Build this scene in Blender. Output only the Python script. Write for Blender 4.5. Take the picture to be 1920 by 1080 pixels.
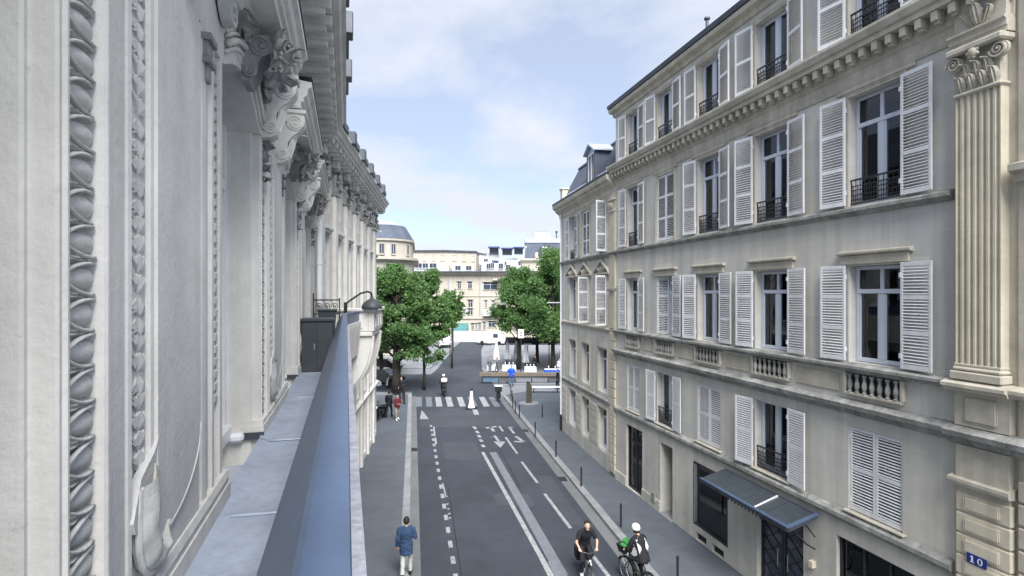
import bpy, bmesh, math, random
from mathutils import Vector, Matrix, noise
R_ = math.radians
random.seed(7)
for o in list(bpy.data.objects): bpy.data.objects.remove(o)
SC = bpy.context.scene
COL = SC.collection
EYE = 8.5                                   # eye height over the road

# ------------------------------------------------------------------ camera
cam_d = bpy.data.cameras.new('camera'); cam = bpy.data.objects.new('camera', cam_d); COL.objects.link(cam)
cam.location = (0, 0, EYE); cam.rotation_euler = (R_(90), 0, 0)
cam_d.sensor_width = 36; cam_d.lens = 36*1000/1920; cam_d.shift_y = 10/1920
cam_d.clip_start = .05; cam_d.clip_end = 2000
SC.camera = cam
# ------------------------------------------------------------------ sky
SUN_EL, SUN_AZ = R_(49), R_(166)            # azimuth measured from +Y towards +X
W = bpy.data.worlds.new('World'); SC.world = W; W.use_nodes = True
nt = W.node_tree; N = nt.nodes; L = nt.links; N.clear()
def nn(t, **k):
    n = N.new(t)
    for a, b in k.items(): setattr(n, a, b)
    return n
out = nn('ShaderNodeOutputWorld'); bg = nn('ShaderNodeBackground'); bg.inputs[1].default_value = .105
sky = nn('ShaderNodeTexSky', sky_type='NISHITA', sun_disc=False, sun_elevation=SUN_EL, sun_rotation=SUN_AZ, dust_density=.7, air_density=1.0, ozone_density=4.0)
tc = nn('ShaderNodeTexCoord'); sp = nn('ShaderNodeSeparateXYZ'); L.new(tc.outputs['Generated'], sp.inputs[0])
zz = nn('ShaderNodeMath', operation='ADD'); zz.inputs[1].default_value = .16; L.new(sp.outputs[2], zz.inputs[0])
zm = nn('ShaderNodeMath', operation='MAXIMUM'); zm.inputs[1].default_value = .08; L.new(zz.outputs[0], zm.inputs[0])
dx = nn('ShaderNodeMath', operation='DIVIDE'); L.new(sp.outputs[0], dx.inputs[0]); L.new(zm.outputs[0], dx.inputs[1])
dy = nn('ShaderNodeMath', operation='DIVIDE'); L.new(sp.outputs[1], dy.inputs[0]); L.new(zm.outputs[0], dy.inputs[1])
cb = nn('ShaderNodeCombineXYZ'); L.new(dx.outputs[0], cb.inputs[0]); L.new(dy.outputs[0], cb.inputs[1]); cb.inputs[2].default_value = 3.7
nz = nn('ShaderNodeTexNoise'); nz.inputs['Scale'].default_value = 1.35; nz.inputs['Detail'].default_value = 9; nz.inputs['Roughness'].default_value = .56; nz.inputs['Distortion'].default_value = .25
L.new(cb.outputs[0], nz.inputs['Vector'])
rp = nn('ShaderNodeValToRGB'); rp.color_ramp.elements[0].position = .40; rp.color_ramp.elements[1].position = .62
rp.color_ramp.elements[0].color = (.50, .50, .50, 1); rp.color_ramp.elements[1].color = (1, 1, 1, 1)
L.new(nz.outputs[0], rp.inputs[0])
CLOUD = nn('ShaderNodeRGB'); CLOUD.outputs[0].default_value = (4.1, 4.3, 4.85, 1)
mx = nn('ShaderNodeMix', data_type='RGBA'); L.new(rp.outputs[0], mx.inputs['Factor']); L.new(sky.outputs[0], mx.inputs['A']); L.new(CLOUD.outputs[0], mx.inputs['B'])
L.new(mx.outputs['Result'], bg.inputs[0]); L.new(bg.outputs[0], out.inputs[0])
# ------------------------------------------------------------------ sun (thin cloud: wide and weak)
sd = bpy.data.lights.new('sun', 'SUN'); sd.energy = 5.0; sd.angle = R_(44); sd.color = (1, .97, .93)
sun = bpy.data.objects.new('sun', sd); COL.objects.link(sun)
sv = Vector((math.sin(SUN_AZ)*math.cos(SUN_EL), math.cos(SUN_AZ)*math.cos(SUN_EL), math.sin(SUN_EL)))
sun.rotation_euler = (-sv).to_track_quat('-Z', 'Y').to_euler(); sun.location = (0, 0, 40)
vs = SC.view_settings; vs.view_transform = 'Standard'; vs.look = 'None'; vs.exposure = 1.0; vs.gamma = 1; vs.use_curve_mapping = False

# ================================================================== materials
MATS = {}
def mat(name, col, rough=.85, var=.12, scale=1.2, bump=.15, bscale=30, streak=0, spec=.3, metal=0, joints=None, ovar=0, col2=None, dist=.01, blotch=0, speck=0):
    m = bpy.data.materials.new(name); m.use_nodes = True; MATS[name] = m
    n = m.node_tree.nodes; l = m.node_tree.links
    b = n['Principled BSDF']; b.inputs['Roughness'].default_value = rough; b.inputs['Metallic'].default_value = metal
    b.inputs['Specular IOR Level'].default_value = spec
    geo = n.new('ShaderNodeNewGeometry')
    def noi(sc, det=5, vec=None, rg=.6):
        t = n.new('ShaderNodeTexNoise'); t.inputs['Scale'].default_value = sc; t.inputs['Detail'].default_value = det; t.inputs['Roughness'].default_value = rg
        l.new(vec or geo.outputs['Position'], t.inputs['Vector']); return t.outputs[0]
    def ramp(src, p0, p1, c0, c1):
        r = n.new('ShaderNodeValToRGB'); e = r.color_ramp.elements
        e[0].position = p0; e[1].position = p1; e[0].color = (*c0, 1); e[1].color = (*c1, 1); l.new(src, r.inputs[0]); return r.outputs[0]
    def mul(a, bb, f=1.0):
        x = n.new('ShaderNodeMix'); x.data_type = 'RGBA'; x.blend_type = 'MULTIPLY'; x.inputs['Factor'].default_value = f
        l.new(a, x.inputs['A']); l.new(bb, x.inputs['B']); return x.outputs['Result']
    c1 = tuple(max(0, c*(1-var)) for c in col); c2 = col2 or tuple(min(1, c*(1+var)) for c in col)
    c = ramp(noi(scale), .3, .7, c1, c2)
    if blotch:
        c = mul(c, ramp(noi(scale*5, 7, rg=.75), .38, .56, (1-blotch,)*3, (1, 1, 1)))
    if speck:
        c = mul(c, ramp(noi(28, 6, rg=.8), .62, .72, (1, 1, 1), (1-speck,)*3)); c = mul(c, ramp(noi(3.3, 8, rg=.85), .60, .64, (1, 1, 1), (1-speck*.5,)*3))
    if streak:
        mp = n.new('ShaderNodeMapping'); mp.inputs['Scale'].default_value = (2.6, 2.6, .12); l.new(geo.outputs['Position'], mp.inputs[0])
        c = mul(c, ramp(noi(1.0, 6, mp.outputs[0]), .38, .62, (1-streak, 1-streak*.95, 1-streak*1.05), (1, 1, 1)))
        mp2 = n.new('ShaderNodeMapping'); mp2.inputs['Scale'].default_value = (9, 9, .5); l.new(geo.outputs['Position'], mp2.inputs[0])
        c = mul(c, ramp(noi(1.0, 4, mp2.outputs[0]), .3, .6, (1-streak*.3,)*3, (1, 1, 1)))
    if ovar:
        oi = n.new('ShaderNodeObjectInfo'); c = mul(c, ramp(oi.outputs['Random'], 0, 1, (1-ovar,)*3, (1, 1, 1)))
    hb = noi(bscale, 4)
    if joints:
        tco = n.new('ShaderNodeTexCoord'); sx = n.new('ShaderNodeSeparateXYZ'); cx = n.new('ShaderNodeCombineXYZ')
        l.new(tco.outputs['Object'], sx.inputs[0]); l.new(sx.outputs[0], cx.inputs[0]); l.new(sx.outputs[2], cx.inputs[1])
        bt = n.new('ShaderNodeTexBrick'); l.new(cx.outputs[0], bt.inputs['Vector']); bt.inputs['Scale'].default_value = 1
        bt.inputs['Brick Width'].default_value = joints[0]; bt.inputs['Row Height'].default_value = joints[1]; bt.inputs['Mortar Size'].default_value = joints[2]
        bt.inputs['Color1'].default_value = (1, 1, 1, 1); bt.inputs['Color2'].default_value = (.9, .91, .93, 1); bt.inputs['Mortar'].default_value = (.82, .82, .82, 1); bt.inputs['Mortar Smooth'].default_value = .4
        c = mul(c, bt.outputs['Color'])
    l.new(c, b.inputs['Base Color'])
    if bump:
        bp = n.new('ShaderNodeBump'); bp.inputs['Strength'].default_value = bump; bp.inputs['Distance'].default_value = dist; l.new(hb, bp.inputs['Height']); l.new(bp.outputs[0], b.inputs['Normal'])
    return m
mat('left_stone', (.695, .682, .65), .8, .09, .7, .35, 24, .13, .25, dist=.014, blotch=.09, speck=.28)
mat('left_carved', (.60, .60, .58), .8, .10, 2, .35, 45, .12, .25, dist=.01, blotch=.14, ovar=.08)
mat('left_carved_dark', (.33, .33, .33), .85, .2, 2.0, .4, 40, .25, .25, dist=.01, blotch=.25)  # darker, patchier grey used on the carved ornaments
mat('right_stone', (.70, .70, .68), .85, .12, .3, .2, 22, .16, .25, joints=(1.25, .44, .005), dist=.008, blotch=.06, col2=(.72,.68,.585), speck=.12)
mat('right_trim', (.58, .54, .455), .85, .12, .8, .3, 28, .18, .25, dist=.01, blotch=.14)
mat('right_pilaster', (.64, .59, .47), .85, .10, .8, .3, 28, .18, .25, dist=.01, blotch=.10)
mat('ledge_stained', (.40, .40, .385), .9, .22, 1.2, .4, 25, .3, .2, dist=.012, blotch=.35)
mat('ground_stone', (.58, .565, .52), .85, .12, .5, .25, 25, .16, .25, dist=.01, blotch=.1)
mat('white_paint', (.82, .83, .86), .5, .06, 2, .15, 60, .12, .4, ovar=.12, blotch=.06)
mat('frame_paint', (.60, .65, .74), .4, .05, 2, .05, 60, .05, .4)
mat('white_plastic', (.78, .80, .82), .35, .03, 2, 0)
mat('black_iron', (.02, .021, .024), .45, .2, 6, .1, 60, 0, .5)
mat('zinc_dark', (.07, .08, .10), .5, .2, 2, .15, 20, .1, .5, metal=.3)
mat('zinc', (.42, .48, .58), .42, .16, 1.6, .35, 3.5, 0, .5, metal=.25, blotch=.16, speck=.2)
mat('faded_paint', (.16,.18,.205), .75, .12, 3, .3, 80, 0, .3, blotch=.25)
mat('coping', (.38,.40,.45), .8, .12, 2.5, .3, 30, 0, .3, blotch=.3)
mat('rail_metal', (.105, .155, .255), .4, .14, 1.1, .25, 3.5, 0, .5, metal=.35, blotch=.1, speck=.12)
mat('slate', (.085, .10, .135), .75, .18, .6, .3, 12, .12, .2)
mat('asphalt', (.042, .051, .066), .85, .16, .35, .5, 90, 0, .35, blotch=.12)
mat('asphalt_patch', (.054, .062, .076), .85, .14, .35, .5, 90, 0, .35, blotch=.1)
mat('pavement', (.10, .115, .136), .85, .12, .4, .4, 80, 0, .3, blotch=.12)
mat('square_paving', (.20, .215, .24), .8, .12, .25, .3, 50, 0, .3, blotch=.10)
mat('kerb_stone', (.25, .26, .27), .8, .15, 1.5, .4, 50, 0, .3, ovar=.15)
mat('gutter', (.14, .15, .155), .8, .15, .8, .3, 60, 0, .3)
mat('road_paint', (.33, .345, .36), .8, .2, 3, .3, 80, 0, .3, blotch=.5, speck=.4)
mat('curtain', (.60, .58, .52), .9, .15, 3, .3, 20, 0, .1)
mat('blind', (.22, .20, .16), .9, .15, 3, .2, 20, 0, .1)
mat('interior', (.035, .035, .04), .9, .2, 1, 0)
mat('cream_wall', (.42, .395, .345), .85, .06, .2, .15, 10, .10, .2)
mat('cream_trim', (.40, .375, .33), .85, .08, .3, .15, 10, .12, .2)
mat('white_wall', (.48, .49, .515), .85, .05, .3, .1, 10, .08, .2)
mat('dark_glass', (.035, .05, .075), .12, .3, .5, 0, spec=.6)
mat('dusty_glass', (.05, .064, .078), .3, .25, 1.5, .05, 6, 0, .6, blotch=.2)
mat('blue_awning', (.045, .07, .16), .8, .2, 1, .1, 10)
mat('teal_awning', (.06, .17, .18), .8, .15, 1, .1, 10)
mat('bark', (.05, .045, .04), .95, .3, 6, .8, 25, 0, .1, dist=.02)
mat('timber', (.16, .135, .11), .8, .2, 3, .3, 30, 0, .3)
mat('stele', (.075, .07, .055), .8, .2, 3, .3, 25)
mat('rubber', (.016, .016, .017), .7, .2, 5, 0)
mat('steel', (.45, .46, .47), .35, .1, 5, 0, metal=.8)
mat('blue_plate', (.02, .035, .22), .35, .1, 5, 0)
mat('skin', (.50, .32, .24), .6, .06, 8, 0)
mat('hair', (.018, .015, .013), .6, .2, 20, .3, 80)
mat('navy_jacket', (.028, .058, .12), .85, .12, 6, .4, 60)
mat('pale_trousers', (.46, .47, .45), .9, .08, 5, .4, 50)
mat('black_cloth', (.014, .016, .02), .85, .2, 6, .4, 50)
mat('grey_cloth', (.10, .105, .115), .9, .2, 6, .4, 50)
mat('white_cloth', (.6, .61, .64), .85, .05, 4, .4, 30)
mat('maroon_cloth', (.11, .02, .028), .9, .15, 6, .4, 50)
mat('blue_cloth', (.02, .09, .50), .8, .15, 5, .4, 40)
mat('denim', (.09, .15, .23), .9, .15, 6, .4, 60)
mat('brown_hair', (.035, .02, .014), .6, .2, 20, .3, 80)
mat('green_bag', (.05, .26, .07), .6, .2, 8, .4, 40)
mat('car_black', (.012, .013, .016), .2, .1, 3, 0, spec=.6)
mat('car_white', (.5, .51, .53), .25, .03, 3, 0, spec=.5)
mat('lamp_red', (.35, .02, .02), .3, .1, 5, 0)
mat('box_grey', (.055, .066, .075), .5, .12, 3, .15, 30, .1)
mat('bronze_leg', (.25, .24, .2), .6, .1, 5, 0)
def leaf_mat(name, c1, c2):
    m = mat(name, c1, .55, .0, .9, 0, spec=.25, col2=c2)
    b = m.node_tree.nodes['Principled BSDF']; n = m.node_tree.nodes; l = m.node_tree.links
    tr = n.new('ShaderNodeBsdfTranslucent'); tr.inputs[0].default_value = (c2[0]*1.3, c2[1]*1.4, c2[2]*.8, 1)
    ms = n.new('ShaderNodeMixShader'); ms.inputs[0].default_value = .35
    o = n['Material Output']; l.new(b.outputs[0], ms.inputs[1]); l.new(tr.outputs[0], ms.inputs[2]); l.new(ms.outputs[0], o.inputs[0])
leaf_mat('leaf_bright', (.07, .145, .05), (.14, .26, .085))
leaf_mat('leaf_mid', (.046, .105, .042), (.098, .185, .066))
leaf_mat('leaf_pale', (.09, .165, .065), (.17, .28, .12))
leaf_mat('leaf_dark', (.03, .075, .045), (.06, .125, .06))
def glass_mat(name, tint, refl=1.0):
    m = bpy.data.materials.new(name); m.use_nodes = True; MATS[name] = m
    n = m.node_tree.nodes; l = m.node_tree.links; n.remove(n['Principled BSDF'])
    t = n.new('ShaderNodeBsdfTransparent'); t.inputs[0].default_value = (*tint, 1)
    g = n.new('ShaderNodeBsdfGlossy'); g.inputs['Roughness'].default_value = .02; g.inputs[0].default_value = (.9, .95, 1, 1)
    f = n.new('ShaderNodeFresnel'); f.inputs[0].default_value = 1.6
    x = n.new('ShaderNodeMixShader'); l.new(f.outputs[0], x.inputs[0]); l.new(t.outputs[0], x.inputs[1]); l.new(g.outputs[0], x.inputs[2]); l.new(x.outputs[0], n['Material Output'].inputs[0])
glass_mat('pane_glass', (.74, .78, .80)); glass_mat('canopy_glass', (.09, .115, .14))

# ================================================================== mesh helpers
class MB:
    def __init__(s, M=None): s.v = []; s.f = []; s.M = M
    def add(s, vs, fs, M=None):
        k = len(s.v); M = M if M is not None else s.M
        s.v += [tuple(M @ Vector(p)) for p in vs] if M is not None else [tuple(p) for p in vs]
        s.f += [tuple(i+k for i in f) for f in fs]; return s
    def box(s, x0, x1, y0, y1, z0, z1, M=None):
        return s.add([(x0,y0,z0),(x1,y0,z0),(x1,y1,z0),(x0,y1,z0),(x0,y0,z1),(x1,y0,z1),(x1,y1,z1),(x0,y1,z1)],
                     [(0,3,2,1),(4,5,6,7),(0,1,5,4),(1,2,6,5),(2,3,7,6),(3,0,4,7)], M)
    def cbox(s, x0, x1, y0, y1, z0, z1, c=.01, M=None):      # chamfered box
        xs, ys, zs = (x0, x1), (y0, y1), (z0, z1); v = []; idx = {}
        for i in (0,1):
            for j in (0,1):
                for k in (0,1):
                    a, b, d = (1,-1)[i]*c, (1,-1)[j]*c, (1,-1)[k]*c
                    for q, p in enumerate(((xs[i], ys[j]+b, zs[k]+d), (xs[i]+a, ys[j], zs[k]+d), (xs[i]+a, ys[j]+b, zs[k]))):
                        idx[i,j,k,q] = len(v); v.append(p)
        f = []
        for i in (0,1): f.append([idx[i,j,k,0] for j,k in ((0,0),(1,0),(1,1),(0,1))])
        for j in (0,1): f.append([idx[i,j,k,1] for i,k in ((0,0),(1,0),(1,1),(0,1))])
        for k in (0,1): f.append([idx[i,j,k,2] for i,j in ((0,0),(1,0),(1,1),(0,1))])
        for i in (0,1):
            for j in (0,1): f.append([idx[i,j,0,0], idx[i,j,1,0], idx[i,j,1,1], idx[i,j,0,1]])
        for i in (0,1):
            for k in (0,1): f.append([idx[i,0,k,0], idx[i,1,k,0], idx[i,1,k,2], idx[i,0,k,2]])
        for j in (0,1):
            for k in (0,1): f.append([idx[0,j,k,1], idx[1,j,k,1], idx[1,j,k,2], idx[0,j,k,2]])
        for i in (0,1):
            for j in (0,1):
                for k in (0,1): f.append([idx[i,j,k,q] for q in (0,1,2)])
        return s.add(v, f, M)
    def prism(s, poly, t0, t1, axis='z', M=None):
        # poly in the two other axes: axis z -> (x,y), x -> (y,z), y -> (x,z)
        n = len(poly)
        def P(p, t): return {'z': (p[0],p[1],t), 'x': (t,p[0],p[1]), 'y': (p[0],t,p[1])}[axis]
        v = [P(p,t0) for p in poly] + [P(p,t1) for p in poly]
        f = [tuple(range(n))[::-1], tuple(range(n,2*n))] + [(i,(i+1)%n,n+(i+1)%n,n+i) for i in range(n)]
        return s.add(v, f, M)
    def tube(s, path, r, n=8, M=None, cap=True, up=None):
        path = [Vector(p) for p in path]; m = len(path); v = []; f = []
        rr = r if isinstance(r, (list,tuple)) else [r]*m
        ref = Vector(up) if up else Vector((.31,.17,.93))
        for i, p in enumerate(path):
            t = (path[min(i+1,m-1)]-path[max(i-1,0)])
            t = t.normalized() if t.length > 1e-9 else Vector((0,0,1))
            a = ref - ref.dot(t)*t
            if a.length < 1e-3: a = Vector((1,0,0)) - t.x*t
            a.normalize(); b = t.cross(a)
            rx, ry = rr[i] if isinstance(rr[i], (list,tuple)) else (rr[i], rr[i])
            for k in range(n):
                w = 2*math.pi*k/n; v.append(p + a*rx*math.cos(w) + b*ry*math.sin(w))
        for i in range(m-1):
            for k in range(n): f.append((i*n+k, i*n+(k+1)%n, (i+1)*n+(k+1)%n, (i+1)*n+k))
        if cap: f.append(tuple(range(n))[::-1]); f.append(tuple(range((m-1)*n, m*n)))
        return s.add(v, f, M)
    def lathe(s, prof, c=(0,0,0), n=12, M=None, a0=0, a1=2*math.pi):
        full = abs(a1-a0-2*math.pi) < 1e-6; m = n if full else n+1; v = []; f = []
        for r, z in prof:
            for k in range(m):
                w = a0+(a1-a0)*k/n; v.append((c[0]+r*math.cos(w), c[1]+r*math.sin(w), c[2]+z))
        for i in range(len(prof)-1):
            for k in range(n): f.append((i*m+k, i*m+(k+1)%m, (i+1)*m+(k+1)%m, (i+1)*m+k))
        if full: f.append(tuple(range(m))[::-1]); f.append(tuple(range((len(prof)-1)*m, len(prof)*m)))
        return s.add(v, f, M)
    def ell(s, c, r, n=10, m=6, M=None):
        v = [(c[0],c[1],c[2]-r[2])]; f = []
        for i in range(1, m):
            ph = math.pi*i/m
            for k in range(n):
                w = 2*math.pi*k/n; v.append((c[0]+r[0]*math.sin(ph)*math.cos(w), c[1]+r[1]*math.sin(ph)*math.sin(w), c[2]-r[2]*math.cos(ph)))
        v.append((c[0],c[1],c[2]+r[2])); t = len(v)-1
        for k in range(n):
            f.append((0, 1+(k+1)%n, 1+k)); f.append((t, 1+(m-2)*n+k, 1+(m-2)*n+(k+1)%n))
        for i in range(m-2):
            for k in range(n): f.append((1+i*n+k, 1+i*n+(k+1)%n, 1+(i+1)*n+(k+1)%n, 1+(i+1)*n+k))
        return s.add(v, f, M)
    def mesh(s, name, smooth=False, normals=True):
        me = bpy.data.meshes.new(name); me.from_pydata(s.v, [], s.f)
        if normals:
            bm = bmesh.new(); bm.from_mesh(me); bmesh.ops.recalc_face_normals(bm, faces=bm.faces); bm.to_mesh(me); bm.free()
        if smooth is True: me.polygons.foreach_set('use_smooth', [True]*len(me.polygons))
        elif smooth:
            me.polygons.foreach_set('use_smooth', [True]*len(me.polygons)); me.set_sharp_from_angle(angle=R_(smooth))
        return me
    def build(s, name, m, parent=None, smooth=False, normals=True):
        return obj(name, s.mesh(name, smooth, normals), m, parent)
def obj(name, me, m=None, parent=None, loc=None, rz=0):
    o = bpy.data.objects.new(name, me)
    if m and me is not None and not me.materials: me.materials.append(MATS[m])
    COL.objects.link(o)
    if parent: o.parent = parent
    if loc is not None: o.location = loc
    if rz: o.rotation_euler.z = rz
    return o
def tag(o, label=None, cat=None, group=None, kind=None):
    if label: o['label'] = label
    if cat: o['category'] = cat
    if group: o['group'] = group
    if kind: o['kind'] = kind
    return o
def thing(name, label, cat, loc=(0,0,0), rz=0, group=None):
    o = bpy.data.objects.new(name, None); COL.objects.link(o); o.location = loc; o.rotation_euler = (0,0,rz); o.empty_display_size = .2
    return tag(o, label, cat, group)
def copy_tree(o, parent=None):
    c = o.copy(); COL.objects.link(c); c.parent = parent
    for ch in o.children: copy_tree(ch, c)
    return c
def TR(x=0, y=0, z=0, rx=0, ry=0, rz=0, s=1):
    return Matrix.Translation((x,y,z)) @ Matrix.Rotation(rz,4,'Z') @ Matrix.Rotation(ry,4,'Y') @ Matrix.Rotation(rx,4,'X') @ Matrix.Scale(s,4)
def wall_mb(x0, x1, z0, z1, ops, yf, yb, mb=None):
    """solid wall between y=yf (face) and y=yb (back) with rectangular openings (a,b,c,d)"""
    mb = mb or MB()
    xs = sorted({x0,x1,*[o[0] for o in ops],*[o[1] for o in ops]}); zs = sorted({z0,z1,*[o[2] for o in ops],*[o[3] for o in ops]})
    xs = [x for x in xs if x0 <= x <= x1]; zs = [z for z in zs if z0 <= z <= z1]
    nx, nz = len(xs)-1, len(zs)-1
    def solid(i, k):
        if i < 0 or k < 0 or i >= nx or k >= nz: return False
        cx, cz = (xs[i]+xs[i+1])/2, (zs[k]+zs[k+1])/2
        return not any(a < cx < b and c < cz < d for a,b,c,d in ops)
    vid = {}; v = []; f = []
    def V(i, k, y):
        if (i,k,y) not in vid: vid[i,k,y] = len(v); v.append((xs[i], yf if y == 0 else yb, zs[k]))
        return vid[i,k,y]
    for i in range(nx):
        for k in range(nz):
            if not solid(i,k): continue
            f.append((V(i,k,0),V(i+1,k,0),V(i+1,k+1,0),V(i,k+1,0))); f.append((V(i,k,1),V(i,k+1,1),V(i+1,k+1,1),V(i+1,k,1)))
            if not solid(i-1,k): f.append((V(i,k,0),V(i,k+1,0),V(i,k+1,1),V(i,k,1)))
            if not solid(i+1,k): f.append((V(i+1,k,0),V(i+1,k,1),V(i+1,k+1,1),V(i+1,k+1,0)))
            if not solid(i,k-1): f.append((V(i,k,0),V(i,k,1),V(i+1,k,1),V(i+1,k,0)))
            if not solid(i,k+1): f.append((V(i,k+1,0),V(i+1,k+1,0),V(i+1,k+1,1),V(i,k+1,1)))
    return mb.add(v, f)
MESH = {}
def shared(key, fn):
    if key not in MESH: MESH[key] = fn()
    return MESH[key]
def frame_at(name, label, cat, O, ang, group=None):
    return thing(name, label, cat, O, ang, group)
# ================================================================== ground, road, pavements
def sheet(name, pts, z, m, parent=None):
    o = MB().add([(x,y,z) for x,y in pts], [tuple(range(len(pts)))]).build(name, m, parent, normals=False)
    if not parent: tag(o, kind='structure')
    return o
def LK(Y): return -3.08-.185*(Y-16)         # left kerb line
def RK(Y): return 3.8-.173*(Y-17.4)         # right kerb line
PH = .13                                    # pavement height
sheet('ground', [(-600,-600),(600,-600),(600,900),(-600,900)], -.03, 'square_paving')
road = sheet('road', [(LK(-12),-12),(RK(-12),-12),(RK(46),46),(-1.2,46.5),(-3.4,60),(-4.6,80),(-4.8,96),(-9.4,96),(-8.9,80),(-8.4,60),(-8.7,47),(LK(46),46)], 0, 'asphalt')
sheet('cross_street', [(-60,46.2),(LK(46.2)-.02,46.2),(-8.72,47),(-8.42,59.8),(-8.5,56),(-60,58)], -.004, 'asphalt')
sheet('road_patch', [(LK(33.8)+.55,33.8),(RK(33.8)-.5,33.8),(RK(38.6)-.5,38.6),(LK(38.6)+.55,38.6)], .004, 'asphalt_patch')
def slab(name, pts, z0, z1, m):
    return tag(MB().prism(pts, z0, z1).build(name, m), kind='structure')
KW = .3
slab('pavement', [(LK(-12)-KW,-12),(LK(44)-KW,44),(LK(44)-6,44),(-16,44),(-16,30),(-9.5,30),(-9,20),(-6,10),(-6,-12)], -.02, PH, 'pavement')
slab('pavement', [(RK(-12)+KW,-12),(RK(44)+KW,44),(1.2,45.6),(14,45.6),(14,-12)], -.02, PH, 'pavement')
slab('square', [(-.2,49.5),(40,49.5),(40,110),(-4.0,110),(-2.6,60)], -.02, .1, 'square_paving')
slab('square', [(-9.2,60),(-8.9,96),(-40,96),(-40,60)], -.02, .1, 'square_paving')
# kerbs of single stones, with a joint between each
def kerb(fn, side, y0, y1):
    k = tag(bpy.data.objects.new('kerb', None), kind='structure'); COL.objects.link(k)
    y = y0; i = 0
    while y < y1:
        ln = 1.25; a = Vector((fn(y), y, 0)); b = Vector((fn(y+ln), y+ln, 0)); d = (b-a); ang = math.atan2(d.y, d.x)
        me = shared(('kerb',side), lambda: MB().cbox(.006, d.length-.006, min(0,-side*KW), max(0,-side*KW), -.02, PH+.012, .018).mesh('kerb_stone'))
        o = obj('kerb_stone', me, 'kerb_stone', k, (a.x+random.uniform(-.004,.004), a.y, random.uniform(-.004,.004)), ang)
        y += ln; i += 1
kerb(LK, -1, 2, 43.5); kerb(RK, 1, 6, 43.5)
sheet('gutter', [(RK(4)-.42,4),(RK(4),4),(RK(44),44),(RK(44)-.42,44)], .004, 'gutter')
sheet('gutter', [(LK(4),4),(LK(4)+.35,4),(LK(44)+.35,44),(LK(44),44)], .004, 'gutter')
# painted markings: one sheet for every stroke
ROADDIR = Vector((-.18, 1, 0)).normalized()
mk = tag(bpy.data.objects.new('road_markings', None), kind='structure'); COL.objects.link(mk)
def stroke(x0, y0, x1, y1, w, name='marking', z=.009, m='road_paint'):
    a, b = Vector((x0,y0,0)), Vector((x1,y1,0)); d = (b-a).normalized(); n = Vector((-d.y,d.x,0))*w/2
    return sheet(name, [((a+n).x,(a+n).y),((b+n).x,(b+n).y),((b-n).x,(b-n).y),((a-n).x,(a-n).y)], z, m, mk)
def G(px, py): Y = EYE*1000/(py-550); return ((px-960)/1000*Y, Y)
def gs(p, q, w, name='marking', m='road_paint'): a, b = G(*p), G(*q); return stroke(*a, *b, w, name, m=m)
def dline(p0, p1, n, w, frac=.5):
    a, b = Vector(p0), Vector(p1)
    for i in range(n):
        q0 = a.lerp(b, i/n); q1 = a.lerp(b, (i+frac)/n); stroke(q0.x,q0.y,q1.x,q1.y,w,'dash')
dline((-1.78+.36,14.6), (-5.35,35.0), 19, .145, .45)
for i, (x0,x1,y0,y1) in enumerate(((-3.4,-1.5,27.2,30.4),(-.6,.9,21.4,22.6),(1.9,2.7,19.6,24.8),(-4.9,-3.3,36.4,39.4))):
    sheet('road_patch', [(x0,y0),(x1,y0-.1),(x1-(y1-y0)*.17,y1),(x0-(y1-y0)*.17,y1)], .0045+.0003*i, 'asphalt_patch')
for x0,y0,w in ((-.2,26.5,.03),(-1.9,18.3,.025)): sheet('road_seam', [(x0-.9,y0+5),(x0-.9+w,y0+5),(x0+.5+w,y0-3),(x0+.5,y0-3)], .0062, 'rubber')
for x0,y0 in ((RK(24.4)-.24,24.4),(RK(33)-.24,33),(LK(29)+.2,29)): sheet('drain_grate', [(x0-.16,y0-.3),(x0+.18,y0-.3),(x0+.1,y0+.3),(x0-.24,y0+.3)], .0085, 'black_iron')
gs((905,848),(1034,1080),.17,'solid_line'); stroke(.97,17.0,1.75,13.0,.17,'solid_line',.0085)
gs((924,848),(1055,1080),.36,'solid_line','faded_paint'); stroke(1.3,16.9,2.06,13.0,.36,'solid_line',.0085,'faded_paint')
for q in ((888,800),(893,808),(896.5,816),(900,824),(904,834)): gs(q, (q[0]+4,q[1]+4.6), .2, 'dash')
for p, q in (((936,799),(943,809)),((948,820),(970,851)),((978,866),(1008,906)),((1021,926),(1070,991)),((1108,1038),(1160,1105))): gs(p, q, .13, 'dash')
# arrow and bicycle symbol strokes on the lanes
gs((927,817),(936,829),.16,'arrow'); x, y = G(936,833)
sheet('arrow_head', [(x-.34,y+.55),(x+.34,y+.5),(x+.08,y-.7)], .009, 'road_paint', mk)
gs((911,803),(931,800),.3,'arrow'); gs((920,801),(926,809),.2,'arrow')
gs((955,802),(964,813),.15,'symbol'); gs((967,818),(982,829),.2,'symbol'); gs((964,828),(983,829),.22,'symbol'); gs((954,801),(960,803),.25,'symbol')
gs((813.5,800),(815,818),.1,'symbol'); gs((816,821),(817.5,833),.12,'symbol'); gs((830,906),(836,931),.06,'symbol'); gs((835,931),(839,931.5),.12,'symbol')
for q in ((837,945),(839,954),(841,963),(842,971)): gs(q,(q[0]+3.5,q[1]+1),.12,'symbol')
gs((890,768),(894,778),.35,'dash')
for px in (717,738,759,780,799,817,837,859,880,902,921):            # zebra bars
    x = (px+5-960)/1000*41.7; stroke(x+.32, 40.0, x-.32+(.02*(px-830)/50), 43.7, .46, 'zebra_bar', m='faded_paint' if px < 810 or px in (880,921) else 'road_paint')
tri = sheet('give_way_triangle', [G(787,786),G(804,786),G(791,769)], .009, 'road_paint', mk)
sheet('manhole', [(x0+.32*math.cos(a*.5236),y0+.32*math.sin(a*.5236)) for x0,y0 in ((-1.0,31.5),) for a in range(12)], .006, 'zinc_dark', mk)

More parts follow.
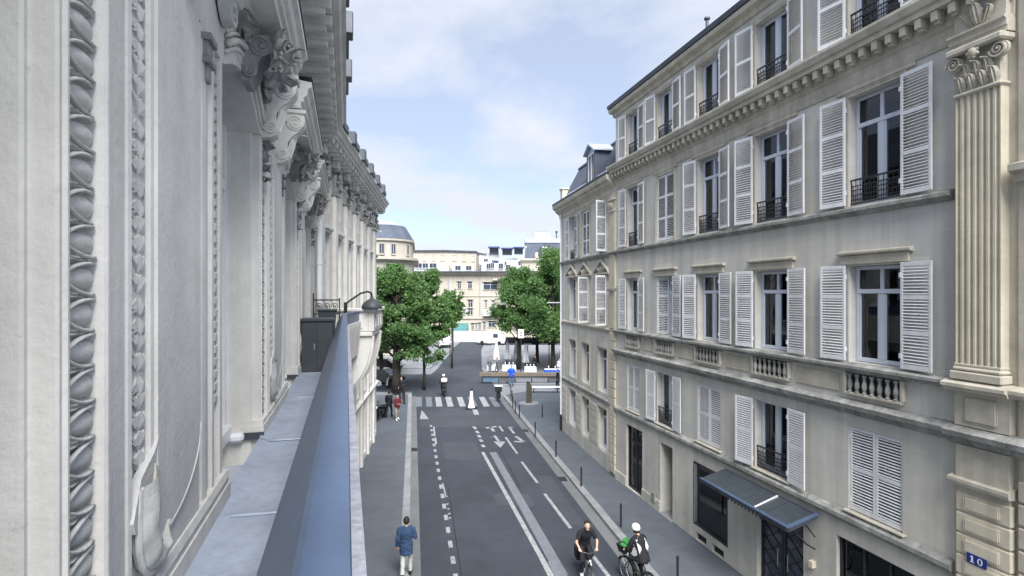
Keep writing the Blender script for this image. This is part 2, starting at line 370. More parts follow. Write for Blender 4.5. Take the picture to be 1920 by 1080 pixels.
# ================================================================== shared window, shutter and railing builders (Y of the facade points to the street)
def window(parent, cx, z0, w, h, y=-.2, transom=.74, curtain='curtain', mullion=True, fm='frame_paint'):
    def fr():
        mb = MB(); a = w/2; t = .075
        mb.cbox(-a,-a+t,-.035,.035,0,h,.008); mb.cbox(a-t,a,-.035,.035,0,h,.008); mb.cbox(-a+t,a-t,-.034,.034,0,.1,.008); mb.cbox(-a+t,a-t,-.034,.034,h-t,h,.008)
        zt = h*transom if transom else h-t
        if transom: mb.cbox(-a+t,a-t,-.045,.05,zt-.05,zt+.05,.01)
        if mullion:
            mb.cbox(-.065,.065,-.04,.042,.1,zt-(.05 if transom else 0),.01)
            if transom: mb.cbox(-.04,.04,-.033,.036,zt+.05,h-t,.008)
            for s in (-1,1):
                for e in (0,1):
                    x0 = s*.066 if e == 0 else s*(a-t-.045); mb.cbox(min(x0,x0+s*.04),max(x0,x0+s*.04),-.028,.028,.1,zt-.05 if transom else h-t,.006)
        return mb.mesh('window')
    k = (round(w,2),round(h,2),transom,mullion,fm)
    o = obj('window', shared(('win',)+k, fr), fm, parent, (cx, y, z0))
    a = w/2-.075; zt = h*transom if transom else h-.075
    cells = []
    for s in ((-1,1) if mullion else (0,)):
        x0, x1 = (-a, -.065) if s < 0 else ((.065, a) if s > 0 else (-a, a))
        cells.append((x0,x1,.1,zt-(.05 if transom else 0)))
        if transom: cells.append((x0,x1,zt+.05,h-.075))
    for q, c in enumerate(cells):
        obj('pane', shared(('pane',)+k+(q,), lambda: MB().box(c[0],c[1],-.004,.004,c[2],c[3]).mesh('pane')), 'pane_glass', o)
    if curtain:
        def cur():
            mb = MB(); n = 26
            for s in (-1,1):
                x0, x1 = (-a, -a*.12) if s < 0 else (a*.2, a)
                v = []; f = []
                for i in range(n+1):
                    x = x0+(x1-x0)*i/n; yy = -.14+.018*math.sin(i*1.9)
                    v += [(x,yy,.06),(x,yy,h-.06)]
                for i in range(n): f.append((2*i,2*i+2,2*i+3,2*i+1))
                mb.add(v,f)
            return mb.mesh('curtain', True, False)
        obj('curtain', shared(('cur',curtain)+k, cur), curtain, o)
    return o
SLAT_BUDGET = [300]
def shutter(parent, hinge_x, side, z0, w, h, ang, rails, stuff, y=.035, single=False):
    """leaf hinged at hinge_x; side +1 opens toward +x; ang = degrees it stands off the wall; slats single or collected in stuff"""
    st, rl = .058, .085
    def fr():
        mb = MB(); t = .018
        mb.cbox(0,st,-t,t,0,h,.005); mb.cbox(w-st,w,-t,t,0,h,.005)
        mb.cbox(st,w-st,-t+.001,t-.001,0,rl*1.2,.005); mb.cbox(st,w-st,-t+.001,t-.001,h-rl,h,.005)
        for r in rails: mb.cbox(st,w-st,-t+.001,t-.001,h*r-rl/2,h*r+rl/2,.005)
        return mb.mesh('shutter')
    hm = shared(('shut',round(w,3),round(h,2),tuple(rails)), fr)
    o = obj('shutter', hm, 'white_paint', parent, (hinge_x, y, z0))
    o.rotation_euler.z = (0 if side > 0 else math.pi) + R_(ang)*(1 if side > 0 else -1)
    edges = [rl*1.2] + [q for r in rails for q in (h*r-rl/2, h*r+rl/2)] + [h-rl]
    zs = []; pitch = .066
    for a, b in zip(edges[::2], edges[1::2]):
        n = max(1, round((b-a)/pitch)); zs += [a+(b-a)*(i+.5)/n for i in range(n)]
    tilt = -34 if side > 0 else 34
    def sl(): return MB().box(st-.004,w-st+.004,-.021,.021,-.0045,.0045).mesh('slat')
    M0 = TR(hinge_x, y, z0, rz=o.rotation_euler.z)
    for z in zs:
        if single:
            s = obj('slat', shared(('slat',round(w,3)), sl), 'white_paint', o, (0,0,z)); s.rotation_euler.x = R_(tilt+random.uniform(-2,2))
        else:
            stuff.box(st-.004,w-st+.004,-.021,.021,-.0045,.0045, M0 @ TR(0,0,z,rx=R_(tilt+random.uniform(-2,2))))
    for r in (.12,.88): obj('hinge', shared('hinge', lambda: MB().box(-.02,.03,-.03,-.0185,-.05,.05).mesh('hinge')), 'white_paint', o, (0,0,h*r))
    return o
def railing(parent, cx, z0, w, h, y=.0, style=0):
    def f():
        mb = MB(); a = w/2; t = .012
        mb.box(-a,a,-.02,.02,h-.035,h); mb.box(-a,a,-.012,.012,.03,.055); mb.box(-a,a,-.012,.012,h*.72,h*.72+.02)
        n = int(w/.11)
        for i in range(n+1):
            x = -a+.01+(w-.02)*i/n; mb.box(x-t/2,x+t/2,-t/2,t/2,.055,h-.035)
        if style == 0:
            for i in range(n):
                x = -a+w*(i+.5)/n
                for zq in (.2,.38,.56): mb.box(x-.05,x+.05,-.008,.008,h*zq,h*zq+.02)
                mb.box(x-.005,x+.005,-.005,.005,.055,h*.72)
        else:
            for i in range(n): 
                x = -a+w*(i+.5)/n; mb.tube([(x-.05,0,.06),(x+.03,0,h*.3),(x-.03,0,h*.5),(x+.05,0,h*.7)], .007, 4)
        return mb.mesh('railing')
    return obj('railing', shared(('rail',round(w,2),round(h,2),style), f), 'black_iron', parent, (cx, y, z0))
def ledge(parent, x0, x1, prof, m, name='ledge', smooth=False):
    """prof = outline (y,z) of the moulding, swept along x"""
    return MB().prism(prof, x0, x1, 'x').build(name, m, parent, smooth)
def surround(parent, cx, z0, w, h, m, t=.13, p=.05, bottom=False):
    mb = MB(); a = w/2
    for o_, pp, tt in ((0,p,t*.55),(t*.55,p*1.6,t*.45)):
        b = a+o_; top = h+o_
        mb.prism([(-b-tt,-.02 if not bottom else -tt),(-b-tt,top+tt),(b+tt,top+tt),(b+tt,-.02),(b,-.02),(b,top),(-b,top),(-b,-.02)], -.01, pp, 'y')
    return obj('window_surround', shared(('sur',round(w,2),round(h,2),m,t), lambda: mb.mesh('window_surround')), m, parent, (cx,0,z0))

# ================================================================== the long stone apartment house on the right
D1 = 10.6; t0 = .258; c1_ = 1/math.hypot(1,t0); s1_ = t0*c1_
RB = thing('apartment_building', 'long grey stone apartment house with white louvred shutters along the right pavement', 'building', (D1*c1_, D1*s1_, 0), math.atan2(c1_, -s1_))
X0, X1 = 7.66, 22.25
CW = [9.33, 12.45, 15.3, 18.0, 20.55]; WW = [1.3, 1.3, 1.24, 1.2, 1.08]
ROWS = {4: (14.32, 16.2), 3: (10.5, 13.0), 2: (6.93, 9.12), 1: (3.52, 5.46)}
ops = [(c-w/2, c+w/2, *ROWS[r]) for r in ROWS for c, w in zip(CW, WW)]
GO = dict(shop=(19.74,21.16,.14,2.85), niche=(17.46,18.32,.14,2.82), display=(14.3,16.16,.62,2.78), door=(11.3,13.0,.14,2.72), shopwin=(8.4,10.3,.55,2.8))
gops = list(GO.values()) + [(14.5,15.1,.16,.42),(15.4,16.0,.16,.42)]
wall_mb(X0, X1, 3.2, 16.6, ops, 0, -.36).build('wall', 'right_stone', RB)
wall_mb(X0, X1, 0, 3.2, gops, .02, -.36).build('ground_floor_wall', 'ground_stone', RB)
for a, b in ((X0,8.4),(10.3,11.3),(13.0,17.46),(18.32,19.74),(21.16,X1)): MB().cbox(a,b,.02,.06,.1,.55 if a != 13.0 else .13,.012).build('plinth','ground_stone',RB)
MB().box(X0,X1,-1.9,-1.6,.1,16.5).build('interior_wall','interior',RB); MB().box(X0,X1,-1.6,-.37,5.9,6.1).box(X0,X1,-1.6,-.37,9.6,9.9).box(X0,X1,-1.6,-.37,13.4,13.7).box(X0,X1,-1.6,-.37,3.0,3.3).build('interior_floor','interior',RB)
# string courses and cornices
ledge(RB, X0-.0, X1, [(0,3.16),(.07,3.2),(.09,3.26),(.13,3.29),(.13,3.38),(.05,3.45),(0,3.47)], 'ledge_stained')
ledge(RB, X0-.0, X1, [(0,5.72),(.06,5.74),(.1,5.84),(.2,5.88),(.22,5.98),(.06,6.06),(0,6.08)], 'ledge_stained')
ledge(RB, X0-.0, X1, [(0,6.7),(.1,6.72),(.12,6.78),(.18,6.8),(.18,6.86),(.04,6.905),(0,6.91)], 'ledge_stained')
ledge(RB, X0-.0, X1, [(0,10.26),(.06,10.27),(.1,10.33),(.17,10.35),(.17,10.42),(.04,10.475),(0,10.48)], 'ledge_stained')
ledge(RB, X0-1.0, X1, [(0,13.2),(.03,13.2),(.05,13.28),(.05,13.5),(.1,13.55),(.1,13.86),(.36,13.87),(.36,13.99),(.42,14.0),(.48,14.12),(.48,14.18),(.02,14.29),(0,14.29)], 'right_trim', 'main_cornice')
me = MB().cbox(-.062,.062,.1,.33,13.67,13.865,.012).cbox(-.05,.05,.1,.26,13.62,13.675,.01).mesh('modillion')
x = X0-.8
while x < X1: obj('modillion', me, 'right_trim', RB, (x,0,0)); x += .315
ledge(RB, X0-1.0, X1+.1, [(0,16.46),(.08,16.48),(.12,16.6),(.3,16.64),(.34,16.76),(-.4,16.8),(-.4,16.46)], 'right_trim', 'eaves')
ledge(RB, X0-1.0, X1+.1, [(.2,16.79),(.36,16.8),(.4,16.95),(.33,16.96),(-1.6,18.6),(-6,18.8),(-6,18.6),(-1.6,18.4),(.2,16.9)], 'zinc_dark', 'roof')
for x in (15.9,): MB().lathe([(.05,0),(.05,.6),(.1,.61),(.1,.67),(.02,.7)], (x,-.35,17.2), 8).build('vent_pipe', 'zinc_dark', RB)
MB().box(X1-.06,X1,-8,-.36,0,16.7).box(X0,X0+.06,-8,-.36,0,16.7).box(X0,X1,-8.1,-8,0,18.4).build('rear_wall','right_stone',RB)
# windows, shutters
stuff = MB()
def pair(cx, w, r, state, lw=.63, near=0, la=4, ra=4, railed=True, curtain='curtain', lfull=True):
    z0, z1 = ROWS[r]; h = z1-z0; rails = (.5,) if r in (1,4) else (.34,.67)
    if state == 'closed':
        lw = w/2-.008
        shutter(RB, cx-w/2+.006, 1, z0+.02, lw, h-.03, 0, rails, stuff, -.045, near)
        shutter(RB, cx+w/2-.006, -1, z0+.02, lw, h-.03, 0, rails, stuff, -.045, near)
        return
    window(RB, cx, z0+.01, w-.01, h-.02, -.24, .74 if r in (2,3) else (.0), curtain)
    shutter(RB, cx+w/2+.02, 1, z0+.02, lw, h, la, rails, stuff, .075, near)
    shutter(RB, cx-w/2-.02, -1, z0+.02, lw, h, ra, rails, stuff, .075, near)
    if railed: railing(RB, cx, z0+.01, w-.02, .6 if r != 1 else .62, -.06, 0)
PL = {3: ['o','o','o','c','o'], 2: ['o','o','o','p','o'], 1: ['c','o','c','o','c'], 4: ['o','o','o','o','o']}
for r in (3,2,1,4):
    for i, (c, w) in enumerate(zip(CW, WW)):
        st = PL[r][i]; near = (r == 3 and i == 0) or (r == 2 and i == 0) or (r == 1 and i == 0)
        if st == 'c': pair(c, w, r, 'closed', near=near)
        elif st == 'p':
            z0, z1 = ROWS[r]; window(RB, c, z0+.01, w-.01, z1-z0-.02, -.24, .74, None)
            shutter(RB, c+w/2-.005, -1, z0+.02, w/2-.01, z1-z0-.03, -14, (.34,.67), stuff, -.03); shutter(RB, c-w/2-.02, -1, z0+.02, .6, z1-z0, 5, (.34,.67), stuff, .07)
        else: pair(c, w, r, 'open', [.66,.64,.62,.6,.56][i], near, random.uniform(2,13), random.uniform(2,11), r != 2, ['curtain',None,'blind','curtain',None][(i+r)%5] if r != 2 else 'blind')
        if r in (3,4): surround(RB, c, ROWS[r][0], w, ROWS[r][1]-ROWS[r][0], 'right_trim', .11, .022)
        if r == 3: MB().cbox(c-w/2-.3,c+w/2+.3,-.01,.06,13.1,13.19,.015).build('lintel','right_trim',RB)
        if r == 2:
            mb = MB().cbox(c-w/2-.16,c+w/2+.16,-.01,.05,9.16,9.36,.008).prism([(-.01,9.36),(.07,9.37),(.12,9.40),(.12,9.44),(-.01,9.47)], c-w/2-.24, c+w/2+.24, 'x')
            mb.build('window_hood','right_trim',RB)
        if r == 1: MB().cbox(c-w/2-.08,c+w/2+.08,-.02,.1,3.475,3.52,.01).build('sill','right_trim',RB)
tag(stuff.build('slats','white_paint',RB,normals=False), kind='stuff')
# baluster niches under the second-floor windows
def bal_mesh(): return MB().lathe([(.05,0),(.05,.03),(.03,.05),(.045,.1),(.058,.16),(.05,.22),(.028,.3),(.034,.36),(.05,.38),(.05,.42)], n=8).mesh('baluster', 40)
for i, (c, w) in enumerate(zip(CW, WW)):
    MB().box(c-w/2,c+w/2,-.005,.012,6.24,6.68).build('niche_shade','interior',RB)  # near-black sheet on the flat wall, painted as the shade behind the balusters
    n = 7
    for k in range(n): obj('baluster', shared('bal', bal_mesh), 'ledge_stained', RB, (c-w/2+w*(k+.5)/n, .06, 6.25))
    MB().cbox(c-w/2-.05,c+w/2+.05,.0,.1,6.19,6.25,.01).build('niche_sill','right_trim',RB)
    for s in (-1,1): MB().cbox(c+s*(w/2+.04)-.04,c+s*(w/2+.04)+.04,.0,.09,6.25,6.69,.01).build('niche_post','right_trim',RB)
for a, b in zip([x+.8 for x in CW[:-1]], [x-.8 for x in CW[1:]]): MB().cbox(a+.1,b-.1,-.01,.03,6.2,6.62,.015).build('frieze_panel','right_trim',RB)
# ---- giant fluted pilaster with its capital, at the near end
def flute(parent, x0, x1, z0, z1, y0, y1, n, m):
    pts = [(x0,y0),(x0,y1)]; w = (x1-x0)/(n)
    for i in range(n):
        a = x0+w*i+w*.18; b = x0+w*(i+1)-w*.18
        pts.append((a,y1))
        for k in range(1,6):
            th = math.pi*k/6; pts.append(((a+b)/2-(b-a)/2*math.cos(th), y1-(b-a)*.62*math.sin(th)))
        pts.append((b,y1))
    pts += [(x1,y1),(x1,y0)]
    return MB().prism(pts[::-1], z0, z1).build('pilaster_shaft', m, parent, 35)
PX0, PX1 = 6.76, 7.5
MB().box(PX0-.15,X0,-.36,0,0,16.6).build('pier','right_trim',RB)
flute(RB, PX0, PX1, 7.22, 12.1, -.01, .2, 7, 'right_pilaster')
mb = MB().cbox(PX0-.06,PX1+.06,-.01,.28,6.93,7.08,.02).cbox(PX0-.04,PX1+.04,-.01,.25,7.08,7.17,.035).cbox(PX0-.015,PX1+.015,-.01,.222,7.17,7.22,.01); mb.build('pilaster_base','right_trim',RB)
ledge(RB, PX0-.15, X0, [(0,6.7),(.28,6.72),(.3,6.78),(.36,6.8),(.36,6.86),(.2,6.92),(0,6.92)], 'right_trim')
ledge(RB, PX0-.15, X0, [(0,5.72),(.16,5.74),(.2,5.84),(.3,5.88),(.32,5.98),(.16,6.06),(0,6.08)], 'ledge_stained')
MB().box(PX0-.08,PX1+.04,-.01,.14,5.0,5.72).box(PX0-.1,PX1+.05,-.01,.15,6.08,6.7).build('pedestal','right_trim',RB); MB().cbox(PX0+.08,PX1-.12,.14,.18,6.16,6.62,.03).build('pedestal_panel','right_trim',RB)
ledge(RB, PX0-.12, X0-.02, [(0,4.96),(.2,4.98),(.22,5.04),(.22,5.1),(0,5.16)], 'right_trim')
z = .2; me = MB().cbox(PX0-.1,PX1+.06,-.01,.12,0,.36,.02).cbox(PX0+.06,PX1-.1,.12,.15,.06,.3,.025).mesh('rusticated_block')
while z < 4.8: obj('rusticated_block', me, 'right_pilaster', RB, (0,0,z)); z += .39
MB().box(PX0-.06,PX1+.03,-.01,.095,.13,4.96).build('rusticated_core','right_trim',RB)
def acanthus(mb, M, ln=.4, w=.2, curl=.5, lobes=4, th=.02, n=10):
    """lobed leaf lying on the XZ plane, bulging to +Y and curling over at its tip"""
    rows = []
    for i in range(n+1):
        t = i/n; half = w/2*(math.sin(math.pi*min(1,t*.9+.14))**.7)*(1-.22*abs(math.sin(t*lobes*math.pi)))
        z = ln*(t if t < .75 else .75+(t-.75)*.45); y = .03+.08*math.sin(t*math.pi*.6)*w/.2+(curl*ln*.35*((t-.6)/.4)**2 if t > .6 else 0)
        if t > .88: z -= (t-.88)*ln*.9
        rows.append([(-half,y-.035,z),(-half*.5,y+.006,z),(-half*.12,y-.008,z),(0,y+.03,z),(half*.12,y-.008,z),(half*.5,y+.006,z),(half,y-.035,z)])
    v = [p for r in rows for p in r]; f = []
    for i in range(n):
        for k in range(6): f.append((i*7+k,i*7+k+1,(i+1)*7+k+1,(i+1)*7+k))
    b = len(v); v += [(p[0]*.9,p[1]-th,p[2]) for p in v[:b]]
    for i in range(n):
        for k in range(6): f.append((b+i*7+k,b+(i+1)*7+k,b+(i+1)*7+k+1,b+i*7+k+1))
        f.append((i*7,(i+1)*7,b+(i+1)*7,b+i*7)); f.append((i*7+6,b+i*7+6,b+(i+1)*7+6,(i+1)*7+6))
    f.append(tuple(range(7))+tuple(b+k for k in range(6,-1,-1))); f.append(tuple(n*7+k for k in range(6,-1,-1))+tuple(b+n*7+k for k in range(7)))
    mb.add(v, f, M)
def volute(mb, M, r=.1, turns=2.1, depth=.08, band=.022, hand=1):
    """spiral ribbon in the XZ plane, standing out to +Y, round a central eye"""
    n = int(turns*14); inn = []; outr = []
    for i in range(n+1):
        t = i/n; a = hand*(t*turns*2*math.pi); rr = r*(1-.84*t); b = band*(1-.55*t)
        outr.append((rr*math.cos(a), rr*math.sin(a))); inn.append(((rr-b)*math.cos(a), (rr-b)*math.sin(a)))
    v = []; f = []
    for (ox,oz),(ix,iz) in zip(outr, inn): v += [(ox,0,oz),(ox,depth,oz),(ix,depth,iz),(ix,0,iz)]
    for i in range(n):
        for k in range(4): f.append((4*i+k,4*i+4+k,4*i+4+(k+1)%4,4*i+(k+1)%4))
    f.append((0,1,2,3)); f.append((4*n+3,4*n+2,4*n+1,4*n)); mb.add(v, f, M)
    mb.lathe([(r*.17,0),(r*.17,depth*.9),(r*.1,depth*1.12),(.001,depth*1.15)], n=8, M=M @ Matrix.Rotation(-math.pi/2,4,'X'))
    mb.lathe([(r*.93,0),(r*.93,depth*.55)], n=16, M=M @ Matrix.Rotation(-math.pi/2,4,'X'))
MB().cbox(PX0+.02,PX1-.02,-.01,.16,12.16,12.95,.02).build('capital_bell','right_trim',RB)
MB().cbox(PX0-.04,PX1+.04,-.01,.24,12.08,12.16,.03).build('astragal','right_trim',RB)
MB().cbox(PX0-.1,PX1+.1,-.01,.34,12.84,12.97,.03).build('abacus','right_trim',RB)
for i in range(4):
    mb = MB(); acanthus(mb, TR(PX0+.1+i*(PX1-PX0-.2)/3,.15,12.16), .34, .2, .8); mb.build('acanthus_leaf','right_trim',RB,50)
for i in range(3):
    mb = MB(); acanthus(mb, TR(PX0+.2+i*(PX1-PX0-.4)/2,.14,12.3), .42, .2, .9); mb.build('acanthus_leaf','right_trim',RB,50)
for s in (-1,1):
    mb = MB(); volute(mb, TR((PX0+PX1)/2+s*.36,.16,12.7), .15, 2, .12, .03, s); mb.build('volute','right_trim',RB,40)
mb = MB(); mb.ell(((PX0+PX1)/2,.3,12.78),(.09,.07,.1)); 
for k in range(7): mb.ell(((PX0+PX1)/2+.085*math.cos(k*.9),.31,12.78+.085*math.sin(k*.9)),(.035,.03,.035),6,4)
mb.build('rosette','right_trim',RB,True)
MB().box(PX0-.05,PX1+.05,-.01,.16,12.97,13.86).build('entablature_block','right_trim',RB)
ledge(RB, PX0-.1, PX1+.1, [(0,12.98),(.2,12.98),(.2,13.07),(.23,13.08),(.23,13.17),(.28,13.2),(.28,13.24),(0,13.27)], 'right_trim')
mb = MB(); acanthus(mb, TR((PX0+PX1)/2,.16,13.3), .44, .26, .6); acanthus(mb, TR((PX0+PX1)/2-.1,.15,13.3,ry=-.5), .34, .16, .5); acanthus(mb, TR((PX0+PX1)/2+.1,.15,13.3,ry=.5), .34, .16, .5); mb.build('carved_ornament','right_trim',RB,50)
# ---- number plate reading 10
NP = MB().cbox(-.165,.165,0,.012,-.09,.09,.004).build('number_plate','blue_plate',RB); NP.location = (7.17,.152,3.71)
mb = MB()                                                     # seen from the street, +x runs to the left
mb.box(.055,.085,.0125,.015,-.055,.055).prism([(.085,.055),(.105,.03),(.105,.022),(.085,.035)],.0125,.015,'y').box(.035,.105,.0125,.015,-.062,-.05)
n = 20; v = []
for k in range(n):
    a = 2*math.pi*k/n; v += [(-.06+.045*math.cos(a),.015,.06*math.sin(a)),(-.06+.021*math.cos(a),.015,.045*math.sin(a))]
mb.add(v, [(2*k,(2*k+2)%(2*n),(2*k+3)%(2*n),2*k+1) for k in range(n)])
mb.build('numerals','white_plastic',NP,normals=False)
# ---- ground floor: shop door, niche, display window, porch door, shop window
def dark_window(name, a, b, c, d, cols, y=-.14, bars=(), fm='black_iron'):
    mb = MB().box(a,a+.06,y-.04,y+.06,c,d).box(b-.06,b,y-.04,y+.06,c,d).box(a+.06,b-.06,y-.04,y+.058,d-.07,d).box(a+.06,b-.06,y-.04,y+.058,c,c+.09)
    for i in range(1,cols): x = a+(b-a)*i/cols; mb.box(x-.025,x+.025,y-.03,y+.04,c+.09,d-.07)
    for zb in bars: mb.box(a+.06,b-.06,y-.03,y+.035,zb-.025,zb+.025)
    o = mb.build(name, fm, RB)
    for i in range(cols):
        x0 = a+.06 if i == 0 else a+(b-a)*i/cols+.025; x1 = b-.06 if i == cols-1 else a+(b-a)*(i+1)/cols-.025
        zz = [c+.09]+sorted(q for zb in bars for q in (zb-.025,zb+.025))+[d-.07]
        for q0,q1 in zip(zz[::2],zz[1::2]): MB().box(x0,x1,y-.004,y+.004,q0,q1).build('pane','pane_glass',o)
    return o
dark_window('shop_door',*GO['shop'],2,bars=(2.2,)); dark_window('display_window',*GO['display'],1,y=-.05,bars=(2.3,)); dark_window('shop_window',*GO['shopwin'],3)
MB().box(16.0,16.06,-.04,.05,.72,2.7).build('display_post','steel',RB)
a,b,c,d = GO['niche']; MB().box(a,b,-1.0,-.96,.14,2.82).box(b-.001,b+.04,-1,-.36,.14,2.82).build('niche_wall','ground_stone',RB); MB().box(a-.04,a,-1,-.36,.14,2.82).build('niche_door','black_iron',RB); MB().cbox(a-.02,b+.02,-.5,.12,.1,.17,.01).build('door_step','kerb_stone',RB)
MB().cbox(18.6,18.9,.06,.1,.4,.75,.01).build('meter_box','ledge_stained',RB)
for a in (14.5,15.4): MB().box(a,a+.6,-.1,-.08,.16,.42).build('cellar_vent','interior',RB)
a,b,c,d = GO['door']
for x0,x1 in ((a,(a+b)/2-.01),((a+b)/2+.01,b)):
    mb = MB().cbox(x0,x1,-.2,-.16,c,d,.005); o = mb.build('door_leaf','dark_glass',RB)
    fr = MB().box(x0,x0+.06,-.16,-.12,c,d).box(x1-.06,x1,-.16,-.12,c,d).box(x0,x1,-.16,-.121,c,c+.12).box(x0,x1,-.16,-.121,d-.08,d)
    cx = (x0+x1)/2
    for k in range(-4,8):
        z = c+.2+k*.38
        for s in (-1,1):
            p = (x0 if s > 0 else x1, -.145, z); q = (x1 if s > 0 else x0, -.145, z+.62)
            if c < p[2] and q[2] < d: fr.tube([p,q],.012,5)
    fr.build('door_lattice','black_iron',o)
    MB().tube([(cx+.25*(1 if x1 < (a+b)/2+.1 else -1),-.1,1.05),(cx+.25*(1 if x1 < (a+b)/2+.1 else -1),-.1,1.5)],.015,6).build('handle','steel',o)
MB().box(10.9,11.02,.02,.14,1.7,1.86).build('letter_plate','right_pilaster',RB); MB().box(13.35,13.5,.02,.03,1.9,2.02).build('brass_plate','right_pilaster',RB)
# glass canopy over the porch
CA = thing('glass_canopy', 'sloping glass and metal canopy over the porch door', 'canopy', RB.location, RB.rotation_euler.z)
cx0, cx1, cy = 10.75, 14.25, .98; zb, zf = 3.08, 2.84
mb = MB()
mb.box(cx0,cx1,.12,.16,zb-.04,zb+.03); mb.cbox(cx0,cx1,cy-.03,cy+.03,zf-.07,zf+.04,.01)
for x in (cx0,cx1): mb.prism([(.12,zb-.06),(.12,zb+.03),(cy,zf+.04),(cy,zf-.07)], x-.03, x+.03, 'x')
for k in range(1,4): 
    x = cx0+(cx1-cx0)*k/4; mb.prism([(.14,zb-.015),(.14,zb+.025),(cy,zf+.03),(cy,zf-.01)], x-.014, x+.014, 'x')
mb.build('canopy_frame','zinc_dark',CA); MB().cbox(cx0-.03,cx1+.03,cy-.05,cy+.05,zf+.02,zf+.06,.008).prism([(.1,zb+.02),(.1,zb+.05),(cy,zf+.06),(cy,zf+.03)],cx0-.05,cx0+.06,'x').build('canopy_edge','rail_metal',CA); MB().prism([(.2,zb+.005),(.2,zb+.04),(cy-.05,zf+.05),(cy-.05,zf+.03)],cx0+1.22,cx0+1.26,'x').build('glazing_bar','white_paint',CA)
for k in range(4):
    a = cx0+(cx1-cx0)*k/4+.02; b = cx0+(cx1-cx0)*(k+1)/4-.02
    MB().prism([(.15,zb+.002),(.15,zb+.012),(cy-.03,zf+.022),(cy-.03,zf+.012)], a, b, 'x').build('canopy_pane','dusty_glass',CA)
for x in (cx0+.1,cx1-.1):
    mb = MB().tube([(x,.1,2.2),(x,.35,2.35),(x,.62,2.62),(x,.75,2.84)],.022,6).tube([(x,.1,2.5),(x,.3,2.75),(x,.5,2.93)],.016,6); mb.build('bracket','black_iron',CA)
mb = MB()
for k in range(24): mb.prism([(cx0+.04+(cx1-cx0-.08)*k/24,zf-.06),(cx0+.04+(cx1-cx0-.08)*(k+.92)/24,zf-.06),(cx0+.04+(cx1-cx0-.08)*(k+.46)/24,zf-.16)],cy-.012,cy-.004,'y')
mb.build('valance','black_iron',CA)

# ================================================================== next house toward the camera (only its edge shows)
NB = thing('stone_house', 'edge of a beige stone house beside the fluted pilaster', 'building', RB.location, RB.rotation_euler.z)
wall_mb(2.2, PX0-.16, 0, 17, [(5.1,6.2,6.9,9.5),(5.1,6.2,10.9,13.2),(5.1,6.2,3.3,5.4),(2.8,3.9,6.9,9.5),(2.8,3.9,10.9,13.2)], .04, -.4).build('wall','right_trim',NB)
ledge(NB, 2.2, PX0-.16, [(.04,10.35),(.14,10.38),(.18,10.5),(.3,10.55),(.3,10.66),(.1,10.72),(.04,10.73)], 'right_trim')
ledge(NB, 2.2, PX0-.16, [(.04,5.72),(.16,5.74),(.2,5.84),(.3,5.88),(.32,5.98),(.16,6.06),(.04,6.08)], 'ledge_stained'); ledge(NB, 2.2, PX0-.16, [(.04,6.7),(.2,6.72),(.28,6.8),(.28,6.86),(.04,6.92)], 'right_trim')
ledge(NB, 2.2, PX0-.16, [(.04,16.4),(.5,16.7),(.5,17),(.04,17.1)], 'right_trim','eaves')
for z0,h in ((6.9,2.6),(10.9,2.3),(3.3,2.1)):
    for cx in (5.65,3.35): window(NB, cx, z0, 1.09, h, -.2, .74, 'curtain')
z = .3
while z < 5.2: MB().cbox(6.3,PX0-.17,.035,.09,z,z+.35,.02).build('rusticated_block','right_trim',NB); z += .39
MB().box(2.2,PX0-.2,-1.4,-1.3,0,16).build('interior_wall','interior',NB)
# ================================================================== second house on the right, with the mansard
t2 = .192; c2_ = 1/math.hypot(1,t2); s2_ = t2*c2_; D2 = 9.2
MBD = thing('mansard_house', 'narrow beige stone house with slate mansard and dormer at the street corner', 'building', (D2*c2_, D2*s2_, 0), math.atan2(c2_, -s2_))
Y0, Y1 = 22.82, 31.7
CM = [24.55, 27.1, 29.4]
RM = {3: (10.46,12.9), 2: (6.95,9.36), 1: (3.7,5.8), 0: (.95,2.92)}
wm = 1.16
ops = [(c-wm/2,c+wm/2,*RM[r]) for r in RM for c in CM] + [(c-.4,c+.4,.2,.62) for c in CM]
wall_mb(Y0, Y1, 0, 13.6, ops, 0, -.34).build('wall','right_stone',MBD)
MB().box(Y0,Y1,-1.5,-1.4,0,13.5).build('interior_wall','interior',MBD)
MB().box(Y1-.35,Y1,-9,-.34,0,13.6).box(Y0,Y1,-9.3,-9,0,13.6).build('side_wall','right_stone',MBD)
for c in CM: MB().box(c-.4,c+.4,-.2,-.17,.2,.62).build('cellar_window','interior',MBD)
ledge(MBD, Y0, Y1+.05, [(0,10.2),(.08,10.22),(.12,10.3),(.2,10.34),(.2,10.4),(0,10.45)], 'ledge_stained')
ledge(MBD, Y0, Y1+.05, [(0,6.66),(.05,6.68),(.1,6.78),(.1,6.84),(0,6.9)], 'right_trim')
ledge(MBD, Y0, Y1+.05, [(0,3.2),(.06,3.22),(.1,3.36),(.1,3.42),(0,3.48)], 'ledge_stained')
ledge(MBD, Y0, Y1+.35, [(0,13.1),(.04,13.1),(.06,13.3),(.12,13.36),(.3,13.5),(.34,13.6),(.46,13.66),(.5,13.8),(.5,13.86),(0,13.98),(-.5,13.98),(-.5,13.1)], 'right_trim','cornice')
ledge(MBD, Y0, Y1+.3, [(.34,13.9),(.5,13.875),(.54,13.98),(.34,14.0)], 'zinc_dark','gutter_pipe')
